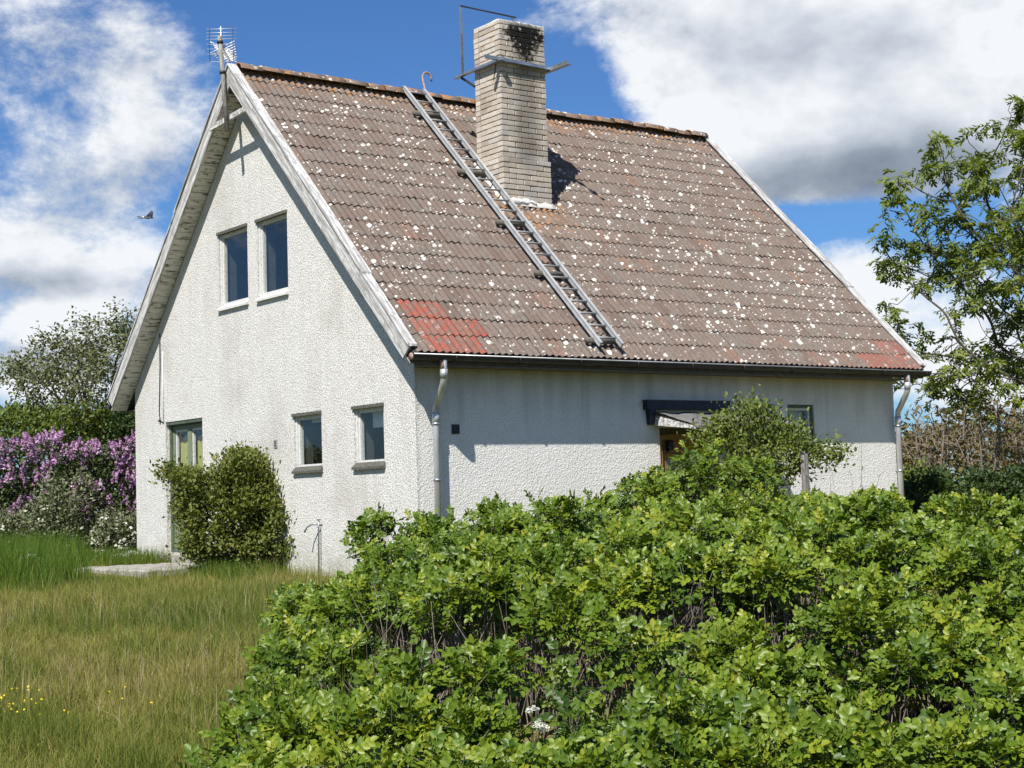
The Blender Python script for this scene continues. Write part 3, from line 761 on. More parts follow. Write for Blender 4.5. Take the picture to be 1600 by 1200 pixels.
# ------------------------------------------------------------------ windows and doors (u right, v up, n outward)
def gmap(y1): return lambda u, v, n: (-n, y1-u, v)
def emap(x0): return lambda u, v, n: (x0+u, -n, v)
def lbox(name, mp, u0, u1, v0, v1, n0, n1, m, parent, bevel=0):
    return hexa(name, [mp(u0, v0, n0), mp(u1, v0, n0), mp(u1, v0, n1), mp(u0, v0, n1), mp(u0, v1, n0), mp(u1, v1, n0), mp(u1, v1, n1), mp(u0, v1, n1)], m, parent, bevel)
def frame4(name, mp, w, z0, z1, inset, wd, n0, n1, m, parent):
    """rectangular ring as a single mesh"""
    a0, a1, b0, b1 = inset, w-inset, z0+inset, z1-inset
    ring = [(a0, b0), (a1, b0), (a1, b1), (a0, b1)]; rin = [(a0+wd, b0+wd), (a1-wd, b0+wd), (a1-wd, b1-wd), (a0+wd, b1-wd)]
    vs = [mp(u, v, n) for n in (n0, n1) for rg in (ring, rin) for (u, v) in rg]; fs = []
    for i in range(4):
        j = (i+1) % 4
        fs += [(i, j, 4+j, 4+i), (8+i, 12+i, 12+j, 8+j), (i, 8+i, 8+j, j), (4+i, 4+j, 12+j, 12+i)]
    me = bpy.data.meshes.new(name); me.from_pydata([tuple(v) for v in vs], [], fs); me.update()
    bm = bmesh.new(); bm.from_mesh(me); bmesh.ops.recalc_face_normals(bm, faces=bm.faces); bm.to_mesh(me); bm.free()
    return link(name, me, parent, m)
def window(mp, w, z0, z1, fm, sm, sillm, blind=0, headm=None):
    f = frame4('window', mp, w, z0, z1, .004, .042, -.11, -.025, fm, house)
    s = frame4('sash', mp, w, z0, z1, .047, .034, -.10, -.045, sm, f)
    frame4('reveal_mask', mp, w, z0, z1, .003, .045, -.262, -.112, 'interior', f)  # added dark ring, hides the sunlit inner reveal behind the pane
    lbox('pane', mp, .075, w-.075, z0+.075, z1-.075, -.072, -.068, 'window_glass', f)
    sh = .055 if sillm == 'sill_green' else .03
    c = hexa('sill', [mp(-.015, z0-.035, -.022), mp(w+.015, z0-.035, -.022), mp(w+.015, z0-.038, .045), mp(-.015, z0-.038, .045),
                      mp(-.015, z0+sh, -.022), mp(w+.015, z0+sh, -.022), mp(w+.015, z0-.006, .045), mp(-.015, z0-.006, .045)], sillm, f)
    if headm: lbox('head_strip', mp, -.02, w+.01, z1-.03, z1+.012, -.05, .028, headm, f)  # dark strip across the window head
    if blind: lbox('blind', mp, .16, w-.02, z1-blind, z1-.05, -.19, -.185, 'blind', f)
    return f
for k, (a, c, z0, z1) in GW.items():
    if k[0] == 'u': window(gmap(c), c-a, z0, z1, 'sash_white', 'sash_white', 'sash_white', headm='sill_green')
    else: window(gmap(c), c-a, z0, z1, 'sash_white', 'sash_white', 'sill_green', .27 if k == 'l2' else .12, 'sill_green')
for k, (a, c, z0, z1) in EW.items(): window(emap(a), c-a, z0, z1, 'door_frame_green', 'sash_white', 'sill_green', .5 if k == 'e2' else 0)
# glazed terrace door with two leaves
mp = gmap(DOOR[1]); w = DOOR[1]-DOOR[0]; z0, z1 = DOOR[2], DOOR[3]
door = frame4('terrace_door', mp, w, z0, z1, .004, .06, -.16, -.06, 'door_frame_green', house)
lbox('lintel_strip', mp, 0, w, z1-.05, z1-.004, -.055, -.01, 'door_frame_green', door)
for i in range(2):
    u0 = .066+i*(w/2-.066)+(.004 if i else 0); u1 = w/2-.003 if i == 0 else w-.066
    leaf = lbox('door_leaf', mp, u0, u1, z0+.07, z0+.86, -.15, -.10, 'door_green', door)
    m_ = lambda u, v, n, o=u0: mp(o+u, v, n)
    frame4('leaf_frame', m_, u1-u0, z0+.862, z1-.07, 0, .062, -.15, -.095, 'door_green', leaf)
    lbox('lower_panel', mp, u0+.09, u1-.09, z0+.16, z0+.78, -.099, -.088, 'door_green', leaf, .004)
    frame4('glazing_bead', lambda u, v, n, o=u0: mp(o+.061+u, v, n), u1-u0-.122, z0+.923, z1-.131, 0, .03, -.155, -.115, 'sash_white', leaf)
    lbox('pane', mp, u0+.075, u1-.075, z0+.935, z1-.145, -.135, -.131, 'window_glass', leaf)
    n = 40; vs, fs = [], []
    for t in (0, 1):
        for q in range(n+1):
            uu = u0+.05+(u1-u0-.1)*q/n; vs.append(mp(uu, z0+.75 if t == 0 else z1-.20-(.06*math.cos(q/n*3.1)), -.21+.018*math.sin(q*1.25+i)+.006*math.sin(q*.4)))
    for q in range(n): fs.append((q, q+1, q+n+2, q+n+1))
    me = bpy.data.meshes.new('curtain'); me.from_pydata(vs, [], fs); me.update(); link('curtain', me, leaf, 'curtain', True)
lbox('door_handle', mp, w/2+.03, w/2+.045, z0+.98, z0+1.10, -.095, -.06, 'dark_iron', door)
# front door and canopy on the long side
mp = emap(EDOOR[0]); w = EDOOR[1]-EDOOR[0]; z0, z1 = EDOOR[2], EDOOR[3]
fd = frame4('front_door', mp, w, z0, z1-.085, .004, .07, -.16, -.04, 'ochre_door', house)
lbox('door_head', mp, .004, w-.004, z1-.085, z1, -.12, -.05, 'old_timber', fd)
lbox('door_leaf', mp, .075, w-.075, z0+.02, z1-.345, -.15, -.10, 'ochre_door', fd)
lbox('top_panel', mp, .075, w-.075, z1-.34, z1-.16, -.15, -.10, 'ochre_door', fd)
lbox('pane', mp, .17, w-.15, z1-1.0, z1-.42, -.099, -.093, 'window_glass', fd)
lp = lbox('lantern', mp, .165, .235, z1-.30, z1-.165, -.09, .02, 'dark_iron', fd, .015)
lbox('lantern_bracket', mp, .10, .18, z1-.33, z1-.30, -.09, -.02, 'dark_iron', lp)
# wooden rail + felt canopy
can = hexa('porch_canopy', [(3.773, -.868, 1.585), (5.62, -.868, 1.585), (5.62, -.004, 1.80), (3.773, -.004, 1.80),
                            (3.773, -.868, 1.605), (5.62, -.868, 1.605), (5.62, -.004, 1.825), (3.773, -.004, 1.825)], 'old_timber', house)
def felt():
    nx, ny = 24, 10; rg = np.random.default_rng(8); vs, fs = [], []
    for i in range(nx+1):
        for j in range(ny+1):
            t = j/ny; x = 3.745+1.90*i/nx; y = .002-.905*t
            zz = 1.832+(1.612-1.832)*t+.012*math.sin(i*.9+j*.7)+rg.normal(0, .003)-(.05*max(0, t-.85)/.15)+.02*math.sin(math.pi*t)
            vs.append((x, y, zz))
    for i in range(nx):
        for j in range(ny): a = i*(ny+1)+j; fs.append((a, a+1, a+ny+2, a+ny+1))
    me = bpy.data.meshes.new('felt_sheet'); me.from_pydata(vs, [], fs); me.update()
    bm = bmesh.new(); bm.from_mesh(me); bmesh.ops.solidify(bm, geom=bm.faces[:], thickness=.008); bm.to_mesh(me); bm.free(); return me
link('felt_sheet', felt(), can, 'roofing_felt', True)
hexa('side_board', [(3.755, -.855, 1.565), (3.770, -.855, 1.565), (3.770, -.004, 1.655), (3.755, -.004, 1.655),
                    (3.755, -.855, 1.598), (3.770, -.855, 1.598), (3.770, -.004, 1.795), (3.755, -.004, 1.795)], 'flaking_white', can)
box('front_fascia', (3.775, -.885, 1.50), (5.62, -.870, 1.59), 'navy_sheet', can)
box('wall_flashing', (3.60, -.10, 1.865), (5.11, -.004, 1.982), 'navy_sheet', can)
box('flashing_lip', (3.58, -.12, 1.982), (5.13, -.004, 1.992), 'roofing_felt', can)
hexa('canopy_bracket', [(3.66, -.06, 1.66), (3.74, -.06, 1.66), (3.74, -.004, 1.66), (3.66, -.004, 1.66), (3.64, -.10, 1.862), (3.74, -.10, 1.862), (3.74, -.004, 1.862), (3.64, -.004, 1.862)], 'navy_sheet', can)
# small fittings on the walls
box('wall_vent', (.515, -.014, 1.54), (.625, .03, 1.655), 'dark_iron', house); 
vt = box('vent_cover', (-.012, 3.53, 1.53), (.03, 3.62, 1.64), 'concrete', house)
for zz in (1.553, 1.58, 1.607): box('slot', (-.016, 3.545, zz), (-.010, 3.605, zz+.010), 'dark_iron', vt)
tube('cable', [(-.02, 7.36, 3.5), (-.015, 7.37, 3.0), (-.012, 7.43, 2.25), (-.012, 7.40, 2.13), (-.012, 7.26, 2.08)], .008, 'cable_black', house, 5)
box('junction_box', (-.03, 7.39, 2.10), (-.004, 7.43, 2.14), 'cable_black', house)
tube('conduit', [(-.014, 7.26, 3.2), (-.014, 7.27, 2.12)], .009, 'plastic_white', house, 5)
tp = tube('tap_pipe', [(-.05, 2.36, -.3), (-.05, 2.335, .43), (-.055, 2.33, .50)], .011, 'galvanised', house, 6)
tube('spout', [(-.05, 2.335, .47), (-.10, 2.40, .48), (-.15, 2.46, .44), (-.18, 2.49, .37)], .012, 'galvanised', tp, 6)
tube('tap_handle', [(-.05, 2.29, .53), (-.05, 2.37, .53)], .008, 'dark_iron', tp, 6)
tube('stem', [(-.05, 2.33, .48), (-.05, 2.33, .53)], .006, 'dark_iron', tp, 6)

# ------------------------------------------------------------------ roof ladder
lad = thing('roof_ladder', (2.75, -.33, 2.6), 'long pale metal roof ladder lying on the tiles beside the chimney', 'ladder')
def rp(x, s, h):   # point on the front slope: s from the eaves edge
    p = V3(x, -EO, rz(-EO))+UPS*s+NRM*h; return p
LX0, LX1, H = 2.585, 2.945, .105
for x in (LX0, LX1):
    a = bar('rail', rp(x, .10, H), rp(x, slen-.01, H), .022, .062, 'ladder_metal', lad, NRM)
    bar('rail_lip', rp(x, .10, H+.034), rp(x, slen-.01, H+.034), .046, .006, 'ladder_metal', a, NRM)
s = .26
while s < slen-.1:
    tube('rung', [rp(LX0+.012, s, H-.004), rp(LX1-.012, s, H-.004)], .0145, 'rung_metal', lad, 8); s += .262
for s in (.25, 1.70, 2.88, 4.15, 5.72):
    sp_ = tube('support_log', [rp(LX0-.11, s, .055), rp(LX1-.02, s, .055)], .042, 'old_timber', lad, 9)
tube('ridge_hook', [rp(LX1+.03, slen-.55, .07), rp(LX1+.03, slen-.05, .09), V3(LX1+.05, W/2, ZR+.25), V3(LX1+.055, W/2+.02, ZR+.33), V3(LX1+.09, W/2+.02, ZR+.385), V3(LX1+.14, W/2+.02, ZR+.40), V3(LX1+.19, W/2+.02, ZR+.375), V3(LX1+.215, W/2+.02, ZR+.32), V3(LX1+.215, W/2+.02, ZR+.27)], .017, 'rust_pink', lad, 8)

# ------------------------------------------------------------------ tv antenna on its mast
ant = thing('tv_antenna', (-.36, 4.17, 6.045), 'rod and grid tv antenna on a grey pole at the gable peak', 'antenna')
m0, m1 = V3(-.36, 4.165, 6.04), V3(-.36, 4.36, 7.46)
mast = tube('mast', [m0, m1], .033, 'grey_wood', ant, 12)
tube('mast_clamp', [m0+(m1-m0)*.92, m0+(m1-m0)*.945], .045, 'dark_iron', ant, 10)
tube('mast_clamp', [m0+(m1-m0)*.60, m0+(m1-m0)*.625], .045, 'dark_iron', ant, 10)
ac = V3(-.33, 4.37, 7.34); R0n, UPn = R0, V3(0, 0, 1)
for (dz, hw) in ((.245, .215), (.185, .215), (.135, .21), (.085, .215), (.005, .205), (-.06, .205), (-.13, .205), (-.235, .18)):
    back = .03-abs(dz)*.25
    tube('reflector_rod', [ac+UPn*dz-R0n*hw-F0*back, ac+UPn*dz+R0n*hw-F0*back], .0035, 'antenna_alloy', ant, 5)
for sx in (-.17, .17):
    tube('reflector_frame', [ac+R0n*sx+UPn*.25-F0*.0, ac+R0n*sx-F0*.03, ac+R0n*sx-UPn*.24+F0*.02], .004, 'dark_iron', ant, 5)
tube('upright', [ac+UPn*-.1-F0*.03, ac+UPn*.26-F0*.03], .010, 'antenna_alloy', ant, 6)
tube('boom', [ac-F0*.05-UPn*.01, ac+F0*.75-UPn*.03], .010, 'antenna_alloy', ant, 6)
for k in range(7):
    c = ac+F0*(.08+.10*k)-UPn*(.01+.003*k)
    for (sx, sz) in ((1, .42), (1, -.42), (-1, .42), (-1, -.42)):
        tube('director', [c, c+R0n*sx*(.175-.012*k)+UPn*sz*(.20-.017*k)], .008, 'plastic_white', ant, 5)

# ------------------------------------------------------------------ slab, stones
slab = thing('terrace_slab', (-.9, 5.4, -.2), 'low weathered concrete slab in the grass below the green terrace door', 'slab')
def rough_slab(name, x0, x1, y0, y1, z0, z1, seed, m, parent):
    rg = np.random.default_rng(seed); n = 14; vs, fs = [], []
    out = []
    for (ax, ay, bx, by) in ((x0, y0, x1, y0), (x1, y0, x1, y1), (x1, y1, x0, y1), (x0, y1, x0, y0)):
        for i in range(n): out.append((ax+(bx-ax)*i/n+rg.normal(0, .02), ay+(by-ay)*i/n+rg.normal(0, .02)))
    k = len(out)
    for (a, c) in out: vs.append((a, c, z0))
    for (a, c) in out: vs.append((a, c, z1-.02+rg.normal(0, .006)))
    cx, cy = (x0+x1)/2, (y0+y1)/2
    for (a, c) in out: vs.append((a+(cx-a)*.05, c+(cy-c)*.04, z1+rg.normal(0, .004)))
    vs.append((cx, cy, z1))
    for i in range(k):
        j = (i+1) % k; fs += [(i, j, k+j, k+i), (k+i, k+j, 2*k+j, 2*k+i), (2*k+i, 2*k+j, 3*k)]
    me = bpy.data.meshes.new(name); me.from_pydata(vs, [], fs); me.update(); return link(name, me, parent, m)
rough_slab('slab_top', -1.75, -.18, 4.2, 6.5, -.55, -.075, 2, 'concrete', slab)
for i, (u, v, d, sz) in enumerate(((192, 876, 25.6, .16), (205, 872, 25.7, .14), (180, 879, 25.4, .12), (214, 879, 25.5, .13))):
    p = pxat(u, v, d)
    st = lump('stone', (p[0], p[1], p[2]), (sz*1.1, sz, sz*.62), 'field_stone', None, 20+i, 3, .5)
    tag(st, ['largest pale stone of the small heap at the house corner', 'pale stone against the wall foot in the corner heap', 'leftmost low stone of the heap at the house corner', 'rightmost stone of the heap beside the terrace slab'][i], 'stone', 'stones heaped at the house corner')

# fence post by the porch
pp = V3(*pxat(1262, 780, 20.6)); pz = pxat(1262, 706, 20.6)[2]
fp = hexa('fence_post', [(pp[0]-.06, pp[1]-.04, -.6), (pp[0]+.06, pp[1]-.04, -.6), (pp[0]+.06, pp[1]+.04, -.6), (pp[0]-.06, pp[1]+.04, -.6),
                         (pp[0]-.075, pp[1]-.03, pz-.02), (pp[0]+.015, pp[1]-.03, pz-.04), (pp[0]+.015, pp[1]+.03, pz), (pp[0]-.075, pp[1]+.03, pz+.01)], 'grey_wood', None, .008)
tag(fp, 'weathered grey wooden post standing among the shrubs by the porch', 'post')

# ------------------------------------------------------------------ bird
def bird():
    t = thing('bird', pxat(230, 340, 26), 'small black and white bird in flight left of the gable', 'bird')
    o = V3(*t.location); fx = norm(R0*.95+V3(0, 0, -.12)); upb = norm(V3(0, 0, 1)-fx*fx[2]); sd_ = np.cross(upb, fx)
    rad = [(-.125, .003, .02), (-.085, .008, .022), (-.05, .017, .017), (-.015, .023, .022), (.025, .024, .024), (.055, .017, .018), (.072, .016, .016), (.088, .011, .012), (.098, .005, .005), (.112, .001, .001)]
    vs, fs = [], []; k = 10
    for (a, rv, rh) in rad:
        for j in range(k):
            an = 2*math.pi*j/k; vs.append(o+fx*a+upb*(rv*math.sin(an)+(.006 if a > .05 else 0))+sd_*rh*math.cos(an))
    for i in range(len(rad)-1):
        for j in range(k): fs.append((i*k+j, i*k+(j+1) % k, (i+1)*k+(j+1) % k, (i+1)*k+j))
    # wings: far wing raised, near wing swept low, both with thickness
    for (s_, pts) in ((1, [(.05, 0, .012), (.075, .05, .03), (.055, .13, .12), (.02, .16, .15), (-.01, .09, .06), (-.03, 0, .008)]),
                      (-1, [(.045, 0, .006), (.045, .06, -.015), (-.03, .15, -.04), (-.105, .17, -.055), (-.05, .07, -.022), (-.03, 0, .0)])):
        n0 = len(vs)
        for dz in (.004, -.004):
            for (a, c, e) in pts: vs.append(o+fx*a+sd_*s_*c+upb*(e+dz))
        n = len(pts); fs += [tuple(range(n0, n0+n)), tuple(range(n0+2*n-1, n0+n-1, -1))]+[(n0+i, n0+(i+1) % n, n0+n+(i+1) % n, n0+n+i) for i in range(n)]
    n0 = len(vs)   # fanned tail
    for dz in (.003, -.003):
        for (a, c) in ((-.10, .012), (-.155, .038), (-.16, .0), (-.155, -.038), (-.10, -.012)): vs.append(o+fx*a+sd_*c+upb*dz)
    fs += [tuple(range(n0, n0+5)), tuple(range(n0+9, n0+4, -1))]+[(n0+i, n0+(i+1) % 5, n0+5+(i+1) % 5, n0+5+i) for i in range(5)]
    me = bpy.data.meshes.new('body'); me.from_pydata([tuple(v) for v in vs], [], fs); me.update()
    me.materials.append(MATS['bird_black']); me.materials.append(MATS['bird_white'])
    for p in me.polygons:
        q = np.array(p.center)-o
        if p.index < (len(rad)-1)*k and q@upb < .004 and -.07 < q@fx < .05: p.material_index = 1
    link('body', me, t, None, True)
bird()

#VEG#
# ------------------------------------------------------------------ vegetation toolkit
def vnoise(x, y, seed=0, f=1.0):
    x = np.asarray(x)*f+seed*13.7; y = np.asarray(y)*f+seed*7.3
    xi, yi = np.floor(x).astype(int), np.floor(y).astype(int); xf, yf = x-xi, y-yi
    def h(a, c):
        n = (a*374761393+c*668265263+seed*144665) & 0x7fffffff
        n = ((n ^ (n >> 13))*1274126177) & 0x7fffffff
        return ((n ^ (n >> 16)) & 0xffff)/65535.0
    u, v = xf*xf*(3-2*xf), yf*yf*(3-2*yf)
    return (h(xi, yi)*(1-u)+h(xi+1, yi)*u)*(1-v)+(h(xi, yi+1)*(1-u)+h(xi+1, yi+1)*u)*v
def fbm(x, y, seed=0, f=1.0): return .55*vnoise(x, y, seed, f)+.3*vnoise(x, y, seed+1, 2.1*f)+.15*vnoise(x, y, seed+2, 4.3*f)

def leaflet(L_, W_, fold=.18, curl=.15):
    """pointed oval leaf along +y in two folded halves"""
    a = [(0, 0), (.30, .46), (.68, .42), (1, 0)]
    def P(t, s): return (s*W_, t*L_, abs(s)*W_*fold*2-curl*L_*(t-.3)**2)
    vs = [P(0, 0), P(.30, .46), P(.70, .40), P(1, 0), P(.70, -.40), P(.30, -.46)]
    return np.array(vs), np.array([(0, 1, 2, 3), (0, 3, 4, 5)])
def compound(n_pairs, ll, lw, length, droop, ang=62, term=1.0, seed=1):
    rg = np.random.default_rng(seed); V, Fc = [], []; off = 0
    lv, lf = leaflet(ll, lw)
    def rachis(t): return np.array((0, length*t, .10*length*t-droop*length*t*t))
    items = []
    for k in range(n_pairs):
        t = .38+.55*k/max(1, n_pairs-1)*.95 if n_pairs > 1 else .6
        sc = .80+.2*(k/max(1, n_pairs-1)) if n_pairs > 1 else 1
        for sg in (1, -1): items.append((rachis(t), -sg*math.radians(ang+rg.normal(0, 6)), sc, sg))
    items.append((rachis(1.0), 0, term, 0))
    for (p, a, sc, sg) in items:
        c, s = math.cos(a), math.sin(a); tilt = rg.normal(-.25, .18)
        v = lv*sc
        v = np.stack([v[:, 0], v[:, 1]*math.cos(tilt)-v[:, 2]*math.sin(tilt), v[:, 1]*math.sin(tilt)+v[:, 2]*math.cos(tilt)], 1)
        v = np.stack([c*v[:, 0]-s*v[:, 1], s*v[:, 0]+c*v[:, 1], v[:, 2]], 1)+p
        V.append(v); Fc.append(lf+off); off += len(lv)
    p0, p1, p2 = rachis(0), rachis(.5), rachis(1); w = .0012
    V.append(np.array([p0+(w, 0, 0), p0-(w, 0, 0), p1-(w, 0, 0), p1+(w, 0, 0), p2+(w, 0, 0), p2-(w, 0, 0)])); Fc.append(np.array([(0, 1, 2, 3), (3, 2, 5, 4)])+off)
    return np.concatenate(V), np.concatenate(Fc)
ROSE = compound(3, .046, .035, .118, .36, seed=2)
ROSE_B = compound(3, .044, .032, .108, .55, ang=56, seed=5)

def colonize(attr, start, step, infl, kill, iters, trunk=None):
    nodes = [np.asarray(start, float)]; par = [-1]
    if trunk is not None:
        for t in trunk: nodes.append(np.asarray(t, float)); par.append(len(nodes)-2)
    A = np.asarray(attr, float); alive = np.ones(len(A), bool)
    N0 = np.array(nodes); dd = np.linalg.norm(A[:, None]-N0[None], axis=2); ni = dd.argmin(1); nd = dd.min(1)
    for it in range(iters):
        act = alive & (nd < infl)
        if not act.any():
            if not alive.any(): break
            j = np.where(alive)[0][nd[alive].argmin()]; act = np.zeros(len(A), bool); act[j] = True
        src = np.unique(ni[act]); new = []
        for s in src:
            m = act & (ni == s); p = nodes[s]
            v = norm((A[m]-p)); v = v.sum(0)+RNG.normal(0, .12, 3)
            if np.linalg.norm(v) < 1e-3: continue
            q = p+norm(v)*step; nodes.append(q); par.append(int(s)); new.append((len(nodes)-1, q))
        if not new: break
        Q = np.array([q for _, q in new]); I = np.array([i for i, _ in new])
        dq = np.linalg.norm(A[:, None]-Q[None], axis=2); jm = dq.argmin(1); dm = dq.min(1)
        up_ = dm < nd; nd[up_] = dm[up_]; ni[up_] = I[jm[up_]]
        alive &= nd > kill
    return np.array(nodes), np.array(par)
def skeleton_mesh(nodes, par, rmin, expo=2.3, k=5, rmax=1e9):
    n = len(nodes); ch = np.zeros(n, int); w = np.zeros(n)
    for i in range(1, n): ch[par[i]] += 1
    w[ch == 0] = rmin**expo
    for i in range(n-1, 0, -1): w[par[i]] += w[i]
    r = np.minimum(w**(1/expo), rmax)
    i = np.arange(1, n); p0, p1 = nodes[par[i]], nodes[i]
    r0 = np.minimum(r[par[i]], r[i]*1.35)
    return prisms(p0, p1, r0, r[i], k), r, ch
def leafpack(tmpl, pos, dirs, sizes, rnd, roll=.4, upv=None):
    return stamp(tmpl[0], tmpl[1], pos, frames(dirs, upv, roll=roll), sizes, rnd)
def sphere_dirs(n, up=0.0, rng=RNG):
    v = norm(rng.normal(0, 1, (n, 3))); v[:, 2] += up; return norm(v)
def shadeless(o): return o

# ------------------------------------------------------------------ dog-rose thickets (shoots with whorls of pinnate leaves)
def shoots_to_parts(name, tips, axes, bases, root, leafmat, nleaf=(6, 9), size=1.0, pick=0, stem_r=.004, green=.45):
    N = len(tips); LP, LD, LS, LR, LT = [], [], [], [], []
    cnt = RNG.integers(nleaf[0], nleaf[1], N)
    h = np.where(np.abs(axes[:, 2:3]) > .95, V3(1, 0, 0)[None], V3(0, 0, 1)[None]); ex = norm(np.cross(axes, h)); ey = np.cross(axes, ex)
    ph = RNG.uniform(0, 6.28, N)
    tone = RNG.normal(0, .14, N)+.22*(fbm(tips[:, 0], tips[:, 1], 31, 1.1)-.5)*2
    for k in range(nleaf[1]):
        m = cnt > k
        a = ph+k*2.4+RNG.normal(0, .25, N); t = k/8.0
        el = np.radians(62-66*t+RNG.normal(0, 10, N))
        d = (np.cos(a)[:, None]*ex+np.sin(a)[:, None]*ey)*np.cos(el)[:, None]+axes*np.sin(el)[:, None]
        p = tips-axes*(.012+.020*k*size)[..., None] if np.ndim(size) else tips-axes*(.010+.018*k)*size
        LP.append(p[m]); LD.append(d[m]); LS.append((size*RNG.uniform(.72, 1.18, N)*(.72+.28*min(1, k/2)))[m])
        LR.append(np.clip(green+tone+RNG.normal(0, .12, N)+(.22 if k < 2 else .0), .02, .99)[m])
    LP, LD, LS, LR = map(np.concatenate, (LP, LD, LS, LR))
    up = norm(V3(0, 0, 1)[None]*.8+V3(-.3, -.3, 0)[None]+RNG.normal(0, .3, (len(LP), 3)))
    fr = frames(LD, up)
    chosen = np.zeros(len(LP), bool)
    if pick:
        q = LP-CAM; z = q@CF; u = 800+FPX*(q@CR)/z; v = 600-FPX*(q@CU)/z
        ok = (u > 0) & (u < 1600) & (v > 0) & (v < 1195)
        score = np.where(ok, np.linalg.norm(q, axis=1)-.6*(LP[:, 2]+.9), 1e9); ids = np.argsort(score)[:pick]; chosen[ids] = True
        lm = npmesh('leaf', [(ROSE[0], ROSE[1])]); lm.materials.append(MATS[leafmat]); lm.polygons.foreach_set('use_smooth', np.ones(len(lm.polygons), bool))
        for i in ids:
            o = bpy.data.objects.new('leaf', lm); COL.objects.link(o); o.parent = root
            M4 = Matrix.Identity(4)
            for r_ in range(3):
                for c_ in range(3): M4[r_][c_] = fr[i][r_, c_]*LS[i]
                M4[r_][3] = LP[i][r_]-root.location[r_]
            o.matrix_local = M4; o['rnd'] = float(LR[i])
    kp = ~chosen; alt = RNG.random(len(LP)) < .4
    me = npmesh('foliage', [stamp(ROSE[0], ROSE[1], LP[kp & ~alt], fr[kp & ~alt], LS[kp & ~alt], LR[kp & ~alt]),
                            stamp(ROSE_B[0], ROSE_B[1], LP[kp & alt], fr[kp & alt], LS[kp & alt], LR[kp & alt])])
    fo = link('foliage', me, root, leafmat, True); fo['kind'] = 'stuff'
    # canes: bent from the ground up into the whorl
    mid = bases*.45+tips*.55+RNG.normal(0, .05, (N, 3)); low = bases*.8+tips*.2+RNG.normal(0, .03, (N, 3))
    cm = npmesh('canes', [prisms(bases, low, stem_r*1.3, stem_r*1.1, 4), prisms(low, mid, stem_r*1.1, stem_r*.85, 4), prisms(mid, tips, stem_r*.85, stem_r*.5, 4)])
    co = link('canes', cm, root, 'cane'); co['kind'] = 'stuff'
    return fo

